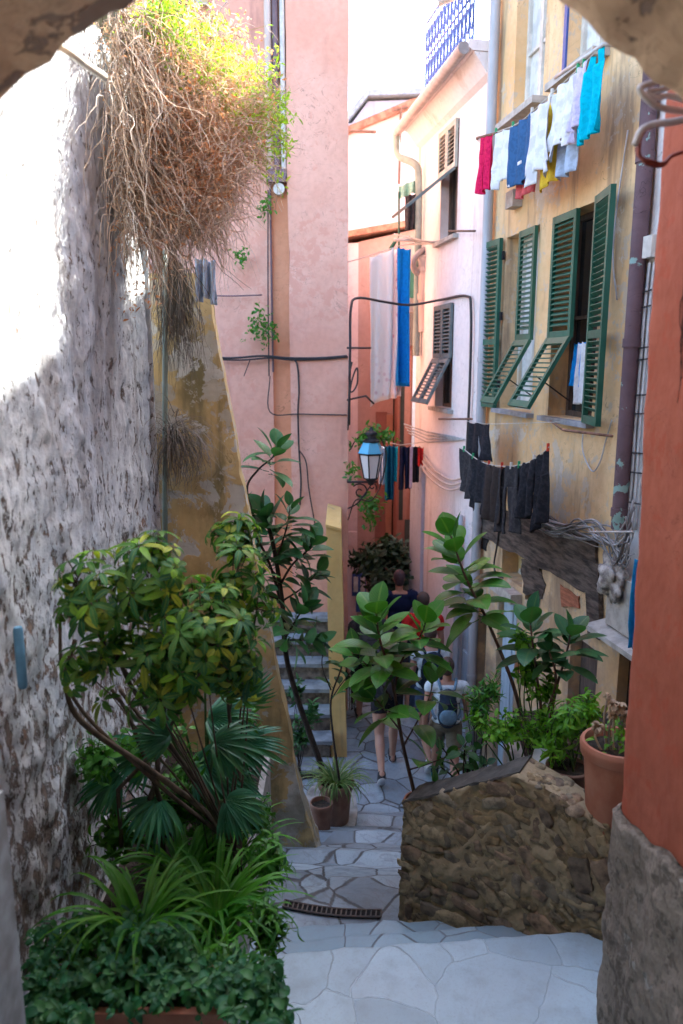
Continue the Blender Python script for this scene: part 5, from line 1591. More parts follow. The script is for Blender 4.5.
rubber_plant('tall rubber plant leaning left with bright leaves against the white house', at(516, 700, d),
    [dict(p=[at(522, 716, d), at(510, 676, d), at(486, 618, d), at(466, 578, d), at(451, 536, d)], n=26, span=.62, k=1.0, r=.014, side=[.42, .5, .55, .62, .68, .74, .8, .86])], L['rubber'], 11, .29, .145, group=g)
d = 4.45
rubber_plant('central rubber plant with several shoots in front of the walkers', at(414, 785, d),
    [dict(p=[at(416, 800, d), at(402, 740, d), at(392, 680, d), at(380, 640, d), at(376, 612, d)], n=22, span=.42, k=1.0, r=.013, side=[.3, .45, .5, .6, .68, .75]),
     dict(p=[at(394, 690, d), at(402, 660, d + .05), at(420, 636, d + .1), at(426, 622, d + .1)], n=14, span=.26, k=.92, r=.008, side=[.4, .6, .8]),
     dict(p=[at(400, 730, d), at(386, 712, d - .1), at(374, 696, d - .1)], n=9, span=.18, k=.85, r=.007, side=[.6]),
     dict(p=[at(392, 700, d), at(376, 676, d + .1), at(358, 656, d + .1)], n=10, span=.2, k=.85, r=.007, side=[.6]),
     dict(p=[at(404, 745, d + .1), at(426, 705, d + .1), at(434, 680, d + .1)], n=6, span=.14, k=.8, r=.006, side=[.3, .6]),
     dict(p=[at(408, 770, d), at(425, 765, d), at(444, 758, d)], n=6, span=.1, k=.7, r=.006, side=[.5])], L['rubber'], 12, .28, .14, group=g)
d = 4.4
rubber_plant('dark leaved rubber plant standing before the timber band', at(548, 740, d),
    [dict(p=[at(546, 752, d), at(540, 700, d), at(534, 655, d), at(530, 622, d)], n=14, span=.24, k=1.05, side=[.5, .7, .85]),
     dict(p=[at(548, 735, d), at(556, 690, d), at(566, 655, d), at(571, 632, d)], n=15, span=.24, k=1.05, side=[.5, .7, .85]),
     dict(p=[at(545, 720, d), at(556, 680, d - .1), at(548, 648, d - .1)], n=6, span=.12, k=.75, side=[.6])], L['rubberdark'], 13, .24, .12, group=g)
# one yellow withered leaf on the tall plant
mb = MB(); leaf(mb, at(517, 660, 4.7), (.1, -.2, -1), (0, -1, 0), .10, .05, .4, .5); o = mb.build('withered_leaf', L['dryorange'], fix=False); tag(o, 'single orange withered leaf caught on the tall rubber plant stem', 'leaf')

# low leaves around the central pot
mb = MB(); ms = MB(); rnd = random.Random(21)
rt = plant('fig_shrub', 'low dark leafy shrub on the ledge left of the white film', 'shrub', at(470, 800, 4.5))
for k in range(9):
    p0 = at(462 + rnd.uniform(-6, 10), 800, 4.5); p1 = at(rnd.uniform(440, 492), rnd.uniform(735, 785), 4.5 + rnd.uniform(-.15, .2))
    c_ = curve([p0, p0.lerp(p1, .5) + V((0, 0, .04)), p1], 5); ms.tube(c_, .005, 5); rosette(mb, c_[-1] - c_[-3], c_[-1], 6, .11, .055, rnd, span=.09)
ms.build('stem', L['darkstem'], rt, smooth=True); mb.build('foliage', L['rubberdark'], rt, smooth=True, fix=False)

# ---- big leaved tree on the left, dark stem by the stairs
d = 6.6
rubber_plant('tall dark stemmed rubber tree in front of the pink wall by the stairs', at(322, 770, 7.0),
    [dict(p=[at(330, 808, 6.9), at(324, 775, 6.9), at(312, 740, 6.8), at(298, 700, 6.7), at(286, 655, d), at(282, 600, d), at(272, 540, d), at(262, 512, d)], n=20, span=.45, k=1.1, r=.035, side=[.7, .75, .8, .85, .9]),
     dict(p=[at(283, 610, d), at(268, 560, d), at(246, 520, d), at(236, 498, d)], n=16, span=.35, k=.9, r=.015, side=[.5, .7]),
     dict(p=[at(258, 530, d), at(247, 490, d), at(258, 470, d), at(272, 458, d), at(276, 448, d)], n=12, span=.24, k=1.05, r=.012, side=[.85]),
     dict(p=[at(280, 585, d), at(292, 565, d), at(306, 552, d), at(312, 543, d)], n=18, span=.35, k=1.0, r=.012, side=[.5, .7]),
     dict(p=[at(284, 640, d), at(296, 620, d - .2), at(304, 606, d - .2)], n=18, span=.34, k=1.0, r=.012, side=[.5]),
     dict(p=[at(284, 640, d), at(300, 640, d - .2), at(318, 640, d - .2)], n=13, span=.3, k=.9, r=.010, side=[.5]),
     dict(p=[at(280, 600, d), at(255, 590, d), at(238, 575, d)], n=14, span=.3, k=.9, r=.010, side=[.5]),
     dict(p=[at(284, 650, d), at(268, 640, d), at(256, 622, d)], n=14, span=.3, k=.9, r=.010, side=[.5]),
     dict(p=[at(276, 560, d), at(286, 530, d), at(290, 508, d)], n=12, span=.3, k=.85, r=.010, side=[.5, .7]),
     dict(p=[at(284, 600, d), at(302, 588, d), at(318, 572, d)], n=13, span=.3, k=.85, r=.010, side=[.5]),
     dict(p=[at(246, 520, d), at(228, 512, d), at(218, 500, d)], n=9, span=.2, k=.7, r=.008),
     dict(p=[at(281, 580, d), at(262, 560, d + .2), at(250, 548, d + .2)], n=15, span=.3, k=1.0, r=.010, side=[.5, .8])], L['rubberdark'], 14, .31, .135, .02, 'darkstem', 'rubber_tree')

# ---- slender plant in the brown pot by the stairs
d = 6.35
rubber_plant('slender sparse shrub rising from the brown pot at the stair foot', at(340, 776, d),
    [dict(p=[at(340, 785, d), at(333, 735, d), at(331, 700, d), at(340, 672, d), at(346, 655, d)], n=6, span=.16, k=.8, r=.012, side=[.5, .6, .8]),
     dict(p=[at(331, 700, d), at(340, 686, d), at(354, 668, d)], n=5, span=.14, k=.7, r=.007, side=[.5]),
     dict(p=[at(331, 690, d), at(322, 665, d), at(326, 640, d)], n=5, span=.16, k=.7, r=.007, side=[.5, .7])], L['rubberdark'], 15, .20, .085, .01, 'darkstem', 'potted_shrub')

# ---- pots
def pot(label, c, r, h, mat, seed=0, saucer=False, tilt=0, name='flower_pot'):
    rt = root(name, label, 'flower pot', c)
    mb = MB(); t = .09 * r
    mb.lathe(c, [(0, .004), (r * .70, .0), (r * .72, .01), (r * .80, h * .45), (r * .90, h * .84), (r * .98, h * .845), (r * 1.0, h * .86), (r * 1.03, h * .94), (r * 1.03, h * .97), (r * .99, h), (r * .90, h), (r * .87, h * .96), (r * .84, h * .86), (0, h * .86)], 40)
    mb.build('body', mat, rt, smooth=True, auto=35)
    mb = MB(); n = 22; vs = [V(c) + V((0, 0, h * .90))]; 
    for j in range(1, 6):
        for i in range(n):
            rr = r * .865 * j / 5; a = 2 * PI * i / n; vs.append(V(c) + V((rr * math.cos(a), rr * math.sin(a), h * .90 + .012 * mn.noise(V((rr * 30 * math.cos(a), rr * 30 * math.sin(a), seed))))))
    fs = [(0, 1 + i, 1 + (i + 1) % n) for i in range(n)]
    for j in range(4):
        for i in range(n): fs.append((1 + j * n + i, 1 + (j + 1) * n + i, 1 + (j + 1) * n + (i + 1) % n, 1 + j * n + (i + 1) % n))
    mb.add(vs, fs); mb.build('soil', M['earth'], rt, smooth=True)
    if saucer:
        mb = MB(); mb.lathe(V(c) - V((0, 0, .0)), [(0, -.002), (r * .95, -.002), (r * 1.1, .03), (r * 1.06, .034), (r * .9, .008), (0, .008)], 36); mb.build('saucer', mat, rt, smooth=True, auto=35)
    return rt
bigp = at(614, 815, 3.62); bigc = V((bigp.x, 3.66, TERZ + .004))
BH = at(614, 742, 3.66).z - TERZ
pot('large terracotta pot on the wall top against the red wall', bigc, .178, BH, M['clay'], 1)
sc_ = atz(567, 789, TERZ + .004); SD = sc_.y
pot('small brown bowl pot on its saucer beside the large terracotta pot', sc_, .125, .15, M['claydark'], 2, True)
bc = at(420, 800, 4.5); bc = V((bc.x, 4.5, -.10 + .004))
pot('terracotta pot behind the low end of the rubble wall', bc, .105, .30, M['clay'], 3)
q = on_floor(334, 815); pc = V((atz(336, 820, PLZ).x, atz(336, 820, PLZ).y, PLZ + .002))
pot('wide dirty terracotta pot with grassy plant by the stairs', pc, .165, .40, M['claydark'], 4)
pc2 = V((atz(323, 832, PLZ).x - .01, atz(323, 832, PLZ).y - .12, PLZ + .002))
pot('narrow dark pot standing in front of the grassy pot', pc2, .10, .37, M['claydark'], 5)
# dead flower stalks and sprigs in the large pot
rt = plant('dried_plant', 'dried stalks with pale withered flower heads in the large terracotta pot', 'plant', bigc + V((0, 0, BH * .9)))
ms = MB(); mf = MB(); ml = MB(); rnd = random.Random(31); top = bigc + V((0, 0, BH * .9))
for (dx, hh, r_) in ((-.02, .26, .034), (-.11, .14, .024), (.03, .20, .026), (-.07, .31, .016), (-.04, .2, .02)):
    p1 = top + V((dx, -.02, hh)); ms.tube(curve([top + V((dx * .6, 0, -.02)), top + V((dx, .01, hh * .5)), p1], 4), .006, 6)
    for k in range(26):
        leaf(mf, p1, rdir(rnd, .1), (0, 0, 1), r_ * 1.7, r_, .8, .6, 4)
    mf.build('flower', L['drypale'], rt, fix=False); mf = MB()
for k in range(50):
    a = rnd.uniform(0, 2 * PI); b_ = top + V((.12 * math.cos(a), .12 * math.sin(a), 0)) * rnd.random()
    leaf(ml, b_ + V((0, 0, rnd.uniform(0, .16))), rdir(rnd, .5), (0, 0, 1), rnd.uniform(.03, .06), rnd.uniform(.015, .03), .5)
ms.build('stem', L['drybrown'], rt, smooth=True); ml.build('foliage', L['bright'], rt, smooth=True, fix=False)

def clump(name, label, c, n, Ln, W, mat, seed, droop=1.4, spread=.7, rad=.05, group=None, cat='plant', lean=(0, 0, 0)):
    mb = MB(); rnd = random.Random(seed)
    for i in range(n):
        a = rnd.uniform(0, 2 * PI); d = V((math.cos(a) * spread * rnd.uniform(.3, 1.1), math.sin(a) * spread * rnd.uniform(.3, 1.1), 1)) + V(lean)
        b = V(c) + V((math.cos(a) * rad * rnd.random(), math.sin(a) * rad * rnd.random(), 0))
        blade(mb, b, d, Ln * rnd.uniform(.55, 1.1), W * rnd.uniform(.7, 1.1), droop * rnd.uniform(.5, 1.4), 9, rnd)
    o = mb.build(name, mat, loc=c, smooth=True, fix=False)
    return tag(o, label, cat, group)
def bushy(name, label, base, blobs, n, ls, lw, mat, seed, cat='shrub', smat='darkstem', up=.3, stems=8, droop=.5, sr=.006, group=None, pal=0):
    """shrub: stems to shoots spread through ellipsoid blobs, leaves along every shoot"""
    rnd = random.Random(seed); rt = root(name, label, cat, base, group); ms = MB(); ml = MB()
    tot = sum(b[2] for b in blobs)
    for (c, rr, wgt) in blobs:
        k = max(1, int(n * wgt / tot)); c = V(c)
        for j in range(1 if pal else max(2, int(stems * wgt / tot))):
            e = c + V((rr[0] * rnd.uniform(-.6, .6), rr[1] * rnd.uniform(-.6, .6), rr[2] * rnd.uniform(-.5, .6)))
            b0 = V(base) + V((rnd.uniform(-.04, .04), rnd.uniform(-.04, .04), 0))
            ms.tube(curve([b0, b0.lerp(e, .5) + V((rnd.uniform(-.05, .05), rnd.uniform(-.05, .05), .05)), e], 6), [sr * (1 - .6 * i / 12) for i in range(13)], 6)
        for j in range(k):
            d = rdir(rnd); rad = rnd.random() ** .45
            p = c + V((d.x * rr[0], d.y * rr[1], d.z * rr[2])) * rad * (1 + .25 * mn.noise(d * 2 + V((seed, 0, 0))))
            if mn.noise(p * (2.2 / max(rr[0], .05)) + V((seed * 3.1, 0, 0))) < (.05 if pal else -.22): continue
            ax = (d + V((0, 0, up))).normalized()
            if pal:      # palmate umbrella of leaflets
                m_ = rnd.randint(6, 8); u = ax.orthogonal().normalized(); v = ax.cross(u); a0 = rnd.random() * 6; cs_ = rnd.uniform(.6, 1.45)
                ms.tube([p - ax * ls * .9, p], .003, 5)
                for q in range(m_):
                    a = a0 + 2 * PI * q / m_; o_ = u * math.cos(a) + v * math.sin(a)
                    l = ls * cs_ * rnd.uniform(.75, 1.1); dd = o_ + ax * .15
                    leaf(ml, p + o_ * .012, dd, ax, l, lw, .7 * rnd.uniform(.5, 1.4), .25, 6, .8)
            else:
                sh = ls * rnd.uniform(1.0, 2.0)
                ms.tube([p - ax * sh, p], .002, 4)
                m_ = rnd.randint(5, 8)
                for q in range(m_):
                    t = q / (m_ - 1); a = q * 2.4 + rnd.random(); u = ax.orthogonal().normalized(); v = ax.cross(u)
                    o_ = u * math.cos(a) + v * math.sin(a)
                    leaf(ml, p - ax * sh * (1 - t), o_ + ax * (.4 + .8 * t), ax, ls * rnd.uniform(.7, 1.15), lw * rnd.uniform(.8, 1.1), droop, .2, 5, .85)
    ms.build('stem', L[smat], rt, smooth=True); ml.build('foliage', mat, rt, smooth=True, fix=False)
    return rt

def rad(px_w, px_h, d): return (px_w / F * d, px_w / F * d * .8, px_h / F * d)
bushy('stair_fern', 'dark leafy shrub spilling over the lower side steps', atz(300, 775, -1.3), [(at(300, 735, 7.3), rad(12, 22, 7.3), 1), (at(296, 690, 7.6), rad(9, 18, 7.6), .7), (at(312, 712, 7.4), rad(9, 14, 7.4), .5)], 70, .10, .035, L['rubberdark'], 42)
clump('grassy_plant', 'striped arching grass growing in the wide pot by the stairs', pc + V((0, 0, .36)), 130, .40, .014, L['varieg'], 41, 2.2, .9, .1)
# bright plants on the raised bed
b0 = V((at(520, 770, 4.2).x, 4.2, TERZ)); 
bushy('leafy_shrub', 'bright green small leaved shrub hanging over the wall corner', b0 + V((0, 0, -.1)), [(at(505, 728, 4.2), rad(34, 26, 4.2), 2), (at(540, 735, 4.3), rad(26, 30, 4.3), 1.5), (at(480, 722, 4.25), rad(22, 12, 4.2), .7)], 120, .055, .024, L['bright'], 43, smat='greenstem')
bushy('climbing_shrub', 'upright bright green bush growing in front of the dark rubber plant', b0 + V((.16, .3, -.05)), [(at(530, 668, 4.45), rad(16, 34, 4.4), 1.2), (at(522, 640, 4.45), rad(10, 20, 4.4), .5), (at(545, 690, 4.4), rad(16, 18, 4.4), .7)], 60, .06, .035, L['bright'], 44, smat='greenstem')
bushy('narrow_leaf_plant', 'bright plant with narrow leaves in the small brown bowl pot', sc_ + V((0, 0, .12)), [(at(566, 722, SD), rad(28, 26, SD), 2), (at(552, 745, SD), rad(20, 14, SD), .8), (at(586, 704, SD + .05), rad(14, 18, SD), .5)], 80, .095, .018, L['bright'], 45, smat='greenstem', droop=1.1)
bushy('pale_leaf_plant', 'yellow green round leaved plant between bowl pot and large pot', sc_ + V((.14, .05, .0)), [(at(592, 715, SD + .15), rad(14, 16, 3.98), 1)], 22, .06, .045, L['drygreen'], 46, smat='greenstem')
bushy('background_shrub', 'mid green feathery shrub behind the bright shrub by the house foot', V((at(480, 760, 5.6).x, 5.6, -1.0)), [(at(478, 705, 5.6), rad(26, 34, 5.6), 1), (at(492, 690, 5.6), rad(14, 24, 5.6), .5)], 90, .085, .015, L['mid'], 47)
# white plastic film on the wall
mb = MB(); rnd = random.Random(4); gx, gy = 14, 8; vs = []
p00, p10, p01 = at(524, 786, 3.98), at(548, 770, 4.05), at(534, 752, 4.25)
for j in range(gy + 1):
    for i in range(gx + 1):
        p = p00 + (p10 - p00) * (i / gx) + (p01 - p00) * (j / gy); p = p + V((0, 0, .02 * mn.noise(V((i * .8, j * .8, 3))) + .012)); vs.append(p)
mb.add(vs, [(j * (gx + 1) + i, j * (gx + 1) + i + 1, (j + 1) * (gx + 1) + i + 1, (j + 1) * (gx + 1) + i) for j in range(gy) for i in range(gx)])
o = mb.build('plastic_film', simple('white_film', (.6, .62, .64), .3, .1, 9, .3), smooth=True, fix=False); tag(o, 'crumpled white plastic film lying at the wall corner', 'plastic film')

# ---- planted bed at the left
mb = MB(); mb.box(-1.235, -.50, 2.60, 4.9, -.6, .30); bed = mb.build('planting_bed', M['kerbstone']); tag(bed, 'low stone planting bed along the whitewashed wall under the plants', 'planting bed')
mb = MB(); mb.box(-1.2, -.54, 2.64, 4.86, .302, .34); mb.build('soil', M['earth'], bed)
tp = root('terracotta_trough', 'long terracotta trough under trailing leaves at the bottom left', 'trough', (-.78, 2.5, .0))
mb = MB()
tx0, tx1, td0, td1, tzz = -1.12, -.44, 2.36, 2.585, at(150, 986, 2.4).z - .075
for (a, b_, c_, e) in ((tx0, tx1, td0, td0 + .025), (tx0, tx1, td1 - .025, td1), (tx0, tx0 + .025, td0 + .0255, td1 - .0255), (tx1 - .025, tx1, td0 + .0255, td1 - .0255)):
    mb.box(a, b_, c_, e, .01, tzz)
mb.box(tx0 - .012, tx1 + .012, td0 - .012, td0 - .0005, tzz - .05, tzz + .004)
mb.build('body', M['clay'], tp)
mb = MB(); mb.box(tx0 + .026, tx1 - .026, td0 + .026, td1 - .026, .02, tzz - .03); mb.build('soil', M['earth'], tp)
BZ = .33
# umbrella tree
d = 3.0
rt = bushy('umbrella_tree', 'many stemmed umbrella tree with dark and yellow leaves before the whitewashed wall', at(232, 850, 3.35), [
    (at(100, 605, 2.85), rad(46, 58, 2.85), 1.6), (at(150, 575, 2.95), rad(52, 52, 2.9), 1.8), (at(205, 640, 3.0), rad(74, 62, 3.0), 3.2), (at(232, 585, 3.2), rad(42, 56, 3.2), 1.4), (at(235, 535, 3.4), rad(26, 26, 3.4), .8),
    (at(140, 655, 2.9), rad(46, 26, 2.9), 1.0), (at(85, 665, 2.8), rad(26, 36, 2.8), .6), (at(170, 690, 2.95), rad(50, 22, 3), .5), (at(240, 665, 3.1), rad(34, 40, 3), .7), (at(120, 700, 2.95), rad(30, 16, 3), .25), (at(75, 575, 2.85), rad(16, 16, 2.85), .2), (at(262, 600, 3.2), rad(16, 30, 3.2), .3)], 700, .078, .027, L['scheff'], 51, stems=2, smat='bark', pal=1, up=.5, sr=.006, cat='tree')
mb = MB()
for pts, r_ in (([(236, 850, 3.4), (205, 812, 3.3), (150, 770, 3.15), (82, 722, 2.95), (66, 680, 2.9), (75, 640, 2.9)], .017),
               ([(236, 850, 3.4), (212, 800, 3.35), (180, 760, 3.2), (150, 715, 3.1), (128, 680, 3.0), (112, 640, 2.95)], .016),
               ([(240, 850, 3.4), (200, 818, 3.35), (165, 790, 3.2), (115, 745, 3.05), (78, 705, 3.0), (62, 668, 2.95), (60, 620, 2.95)], .012),
               ([(160, 800, 3.4), (150, 770, 3.35), (138, 740, 3.3), (126, 710, 3.2), (112, 690, 3.1)], .014),
               ([(118, 790, 3.3), (150, 755, 3.2), (180, 710, 3.1), (196, 670, 3.05)], .011),
               ([(150, 800, 3.4), (158, 770, 3.4), (148, 730, 3.4), (120, 690, 3.3)], .016),
               ([(240, 850, 3.45), (240, 780, 3.5), (228, 700, 3.4), (235, 600, 3.4), (240, 550, 3.4)], .012)):
    c_ = curve([at(*q) for q in pts], 6); c_ = [c_[0] + V((0, 0, -.3))] + c_; n = len(c_); mb.tube(c_, [r_ * (1 - .5 * i / n) for i in range(n)], 8)
mb.build('trunk', L['bark'], rt, smooth=True)
# fan palm
rt = plant('fan_palm', 'low fan palm with blue green fronds in the middle of the left bed', 'palm', (-.75, 3.9, BZ)); mb = MB(); ms = MB(); rnd = random.Random(52)
def fan(c, ax, nrm, Rr, n=22, spread=2.5, droop=.7):
    ax = V(ax).normalized(); nrm = V(nrm); nrm = (nrm - ax * nrm.dot(ax)).normalized(); side = ax.cross(nrm)
    for i in range(n):
        a = (i / (n - 1) - .5) * spread; d = ax * math.cos(a) + side * math.sin(a)
        l = Rr * (1 - .25 * abs(a) / 1.3) * rnd.uniform(.9, 1.05)
        leaf(mb, c, d, nrm, l, .026, droop * rnd.uniform(.6, 1.3), .9, 8, .55)
base = V((-.75, 3.85, BZ))
for (x, y, dd, ax, nr, Rr) in ((208, 718, 3.6, (.9, -.3, .3), (-.2, -.6, 1), .30), (196, 760, 3.5, (1, -.3, -.05), (0, -.5, 1), .34), (222, 778, 3.5, (.8, -.5, -.5), (.3, -.7, .6), .30), (240, 745, 3.7, (.6, -.4, .2), (0, -.7, 1), .30),
                           (150, 750, 3.5, (-.7, -.5, .2), (0, -.7, 1), .3), (120, 778, 3.4, (-.8, -.5, -.1), (0, -.6, 1), .26), (176, 700, 3.7, (-.2, -.3, .9), (0, -1, .3), .28), (205, 690, 3.8, (.3, -.2, .9), (0, -1, .3), .3), (160, 800, 3.4, (-.3, -.8, -.2), (0, -.6, 1), .28), (235, 700, 3.8, (.5, -.2, .7), (0, -1, .3), .28), (214, 742, 3.15, (1, -.2, .1), (0, -.6, 1), .26), (226, 800, 3.2, (.9, -.4, -.3), (.2, -.6, .8), .24), (170, 735, 3.1, (-.6, -.4, .4), (0, -.8, .8), .2)):
    p = at(x, y, dd); ms.tube(curve([base, base.lerp(p, .5) + V((0, 0, .1)), p], 6), .007, 6); fan(p, ax, nr, Rr)
ms.build('stem', L['greenstem'], rt, smooth=True); mb.build('fronds', L['palm'], rt, smooth=True, fix=False)
# strap leaved clumps
for i, (x, y, dd, n, l, w, lab) in enumerate([
    (140, 905, 2.75, 60, .44, .026, 'large bright strap leaved clump nearest the trough'),
    (215, 895, 3.0, 80, .42, .028, 'strap leaved clump in the middle of the bed edge'),
    (258, 880, 3.3, 80, .38, .026, 'arching strap leaved clump reaching towards the drain grate'),
    (235, 838, 3.6, 75, .38, .024, 'strap leaved clump in front of the buttress foot'),
    (266, 915, 2.95, 80, .32, .022, 'strap leaved clump hanging over the pale landing'),
    (95, 950, 2.62, 40, .26, .018, 'small strap leaved clump at the left end of the trough'),
    (225, 962, 2.62, 46, .26, .018, 'small strap leaved clump at the right end of the trough'),
    (185, 855, 3.3, 70, .42, .026, 'strap leaved clump below the palm fronds')]):
    c_ = at(x, y, dd); c_.z = max(c_.z - .12, BZ - .02)
    if c_.x > -.55: c_.x = -.56
    clump('strap_leaf_plant', lab, c_, n, l, w, L['blade'], 60 + i, 1.7, .85, .09, 'strap leaved plants in the left bed')
bushy('bamboo_shrub', 'light leafy shrub with small narrow leaves at the right edge of the left bed', V((-.62, 3.4, BZ)), [(at(255, 815, 3.6), rad(30, 26, 3.6), 1), (at(268, 860, 3.3), rad(28, 34, 3.3), 1.4), (at(230, 800, 3.6), rad(34, 30, 3.6), 1.4), (at(200, 765, 3.5), rad(40, 26, 3.5), 1), (at(268, 930, 2.9), rad(22, 44, 2.9), 1.3), (at(225, 965, 2.62), rad(40, 30, 2.6), .9), (at(80, 945, 2.6), rad(34, 24, 2.6), .5), (at(240, 720, 3.7), rad(26, 22, 3.7), .6)], 400, .075, .017, L['mid'], 53, smat='greenstem', droop=.9)
bushy('dark_shrub', 'dark green filler shrub behind the umbrella tree stems', V((-.95, 3.9, BZ)), [(at(190, 800, 3.7), rad(60, 40, 3.7), 1.6), (at(120, 830, 3.4), rad(40, 34, 3.4), 1), (at(215, 850, 3.6), rad(50, 30, 3.6), 1), (at(95, 760, 3.3), rad(26, 30, 3.3), .8), (at(150, 740, 3.5), rad(50, 26, 3.5), .9)], 330, .07, .026, L['mid'], 54, droop=.8)
# trailing ground cover spilling over the trough
mb = MB(); rnd = random.Random(55)
for k in range(5200):
    x = rnd.uniform(30, 285); f = (x - 30) / 255
    y = 928 + 110 * rnd.random() ** .8 - 18 * math.sin(f * PI) + 26 * mn.noise(V((x * .03, 0, 2)))
    if 105 < x < 225 and 1003 < y and rnd.random() < .9: continue
    if x > 190 and y < 958 + 20 * mn.noise(V((x * .06, 0, 9))): continue
    dd = 2.70 - .42 * (y - 925) / 100 + rnd.uniform(-.08, .06) + .12 * mn.noise(V((x * .035, y * .04, 7)))
    p = at(x, y, dd)
    if mn.noise(p * 8) < -.12: continue
    d_ = V((rnd.uniform(-1, 1), rnd.uniform(-1, .4), rnd.uniform(-.5, .7)))
    big = rnd.random()
    if big < .55: leaf(mb, p, d_, (0, -.3, 1), rnd.uniform(.018, .04), rnd.uniform(.012, .026), .6, .3, 4, .8)
    elif big < .8: leaf(mb, p, d_, (0, -.3, 1), rnd.uniform(.04, .065), rnd.uniform(.025, .04), .8, .4, 5, .7)
    else: leaf(mb, p, d_, (0, -.3, 1), rnd.uniform(.05, .10), rnd.uniform(.008, .013), 1.0, .3, 5, .9)
o = mb.build('ground_cover', L['ivy'], smooth=True, fix=False); tag(o, 'small leaved trailing ground cover spilling over the terracotta trough', 'ground cover', kind='stuff')

# ---- hanging creeper over the left wall
rt = plant('hanging_creeper', 'huge sunlit mass of dry brown and orange creeper hanging over the whitewashed wall', 'creeper', (-1.1, 4.9, 4.9))
ms = MB(); mo = MB(); mg = MB(); rnd = random.Random(61)
def strand(p, v, n, st, r, mbx, grav=.35, wig=.25):
    pts = [V(p)]; d = V(v).normalized()
    for i in range(n):
        d = (d + V((rnd.gauss(0, wig), rnd.gauss(0, wig), rnd.gauss(0, wig) - grav))).normalized(); pts.append(pts[-1] + d * st)
    for q in pts:
        if q.y < 5.0: q.x = max(q.x, -1.17)
    mbx.tube(pts, [r * (1 - .7 * i / n) for i in range(n + 1)], 3, False); return pts
def inwall(p):
    return p
for k in range(2300):       # curtain along the wall
    f = rnd.random() ** .8
    x = 100 + f * 112; dd = 4.1 + .95 * f + rnd.uniform(-.1, .1)
    top = 5 + rnd.random() * (230 + 30 * mn.noise(V((x * .08, 5, 5))))
    p = at(x + rnd.gauss(0, 8), top, dd); p.x = max(p.x, -1.12)
    strand(p, (rnd.uniform(-.2, .6), rnd.uniform(-.6, .3), rnd.uniform(-.6, .3)), rnd.randint(7, 15) if top < 150 else rnd.randint(4, 10), .055, rnd.uniform(.0012, .0042), ms, .26, .28)
mt_ = MB()
for k in range(3400):       # outward spray to the right
    f = rnd.random(); x = 150 + 112 * f; y = 30 + 230 * rnd.random()
    if y > 105 + (290 - x) * 1.75 and rnd.random() < .9: continue
    if y < 30 + 50 * f or y > 215 + 70 * mn.noise(V((x * .045, 3, 0))) + 30 * rnd.random() ** 2 - 40 * max(0, f - .8) * 5: continue
    p = at(x, y, 4.60 + rnd.uniform(-.4, .35))
    strand(p, (rnd.uniform(-.2, 1.0), rnd.uniform(-.6, .4), rnd.uniform(-.5, .5)), rnd.randint(4, 8), .04, rnd.uniform(.0015, .0032), mt_, .07, .42)
def tuft(mbx, p, n, l, w, up=.2):
    for j in range(n):
        leaf(mbx, p + V((rnd.gauss(0, .03), rnd.gauss(0, .03), rnd.gauss(0, .03))), rdir(rnd, up), rdir(rnd, 1), l * rnd.uniform(.5, 1.2), w, rnd.uniform(.1, 1), .3, 3)
for k in range(1900):
    x, y = rnd.gauss(203, 36), rnd.gauss(160, 66)
    if y > 95 + (290 - x) * 1.6: continue
    if y < 5 or x > 280 or x < 112 or y > 270 or (y > 200 and x > 250): continue
    if y > 225 + 35 * mn.noise(V((x * .05, 0, 0))): continue
    tuft(mo, at(x, y, 4.58 + rnd.uniform(-.35, .3)), 5, .036, .012)
for k in range(420):
    x, y = rnd.gauss(145, 20), rnd.gauss(130, 66)
    if x < 106: continue
    tuft(mo, at(x, y, 4.35 + rnd.uniform(-.2, .3)), 5, .04, .012)
for k in range(900):
    t = rnd.random()
    if t < .35: x, y = rnd.gauss(160, 13), rnd.gauss(25, 22)
    else: x = rnd.uniform(170, 285); y = 50 + (x - 175) * .66 + rnd.gauss(0, 26)
    tuft(mg, at(x, y, 4.7 + rnd.uniform(-.4, .3)), 5, .045, .013)
for k in range(20): tuft(mg, at(200 + rnd.gauss(0, 8), 126 + rnd.gauss(0, 8), 4.7), 6, .05, .014)
ms.build('dry_stems', L['drybrown'], rt, fix=False); mt_.build('pale_twigs', island('pale_twig', [(.60, .52, .47), (.74, .68, .64), (.48, .34, .26), (.55, .40, .30), (.85, .80, .74)], .95, .5, .1, nz=.1, bumps=.0), rt, fix=False); mo.build('withered_leaves', L['dryorange'], rt, fix=False); mg.build('green_shoots', L['drygreen'], rt, fix=False)
# pale rag in the creeper
mb = MB()
garment('rag', 'pale blue torn cloth hanging below the dry creeper', 'cloth', K['paleblue'], at(194, 256, 5.3), at(216, 260, 5.3), .30, 'shirt', .03, seed=80)
# dry grass tuft on the buttress
mb = MB(); rnd = random.Random(63)
for k in range(320):
    p = at(171 + rnd.gauss(0, 4), 438 + rnd.gauss(0, 9), 5.30); blade(mb, p, (rnd.uniform(-.35, .8), rnd.uniform(-.6, -.1), rnd.uniform(-.3, .7)), rnd.uniform(.25, .6), .004, rnd.uniform(1.6, 3.2), 8, rnd)
o = mb.build('dry_grass_tuft', L['drygrey'], fix=False); tag(o, 'drooping grey dry grass tuft on the ochre buttress', 'dry grass')
for k in range(1):
    mb = MB()
    for k in range(260):
        p = at(172 + rnd.gauss(0, 8), 268 + rnd.gauss(0, 10), 5.28); strand(p, (rnd.uniform(-.2, .4), rnd.uniform(-.3, 0), -1), rnd.randint(6, 12), .06, .003, mb, .3, .15)
    o = mb.build('dry_roots', L['drygrey'], fix=False); tag(o, 'thin grey hanging roots above the dry grass tuft', 'roots')
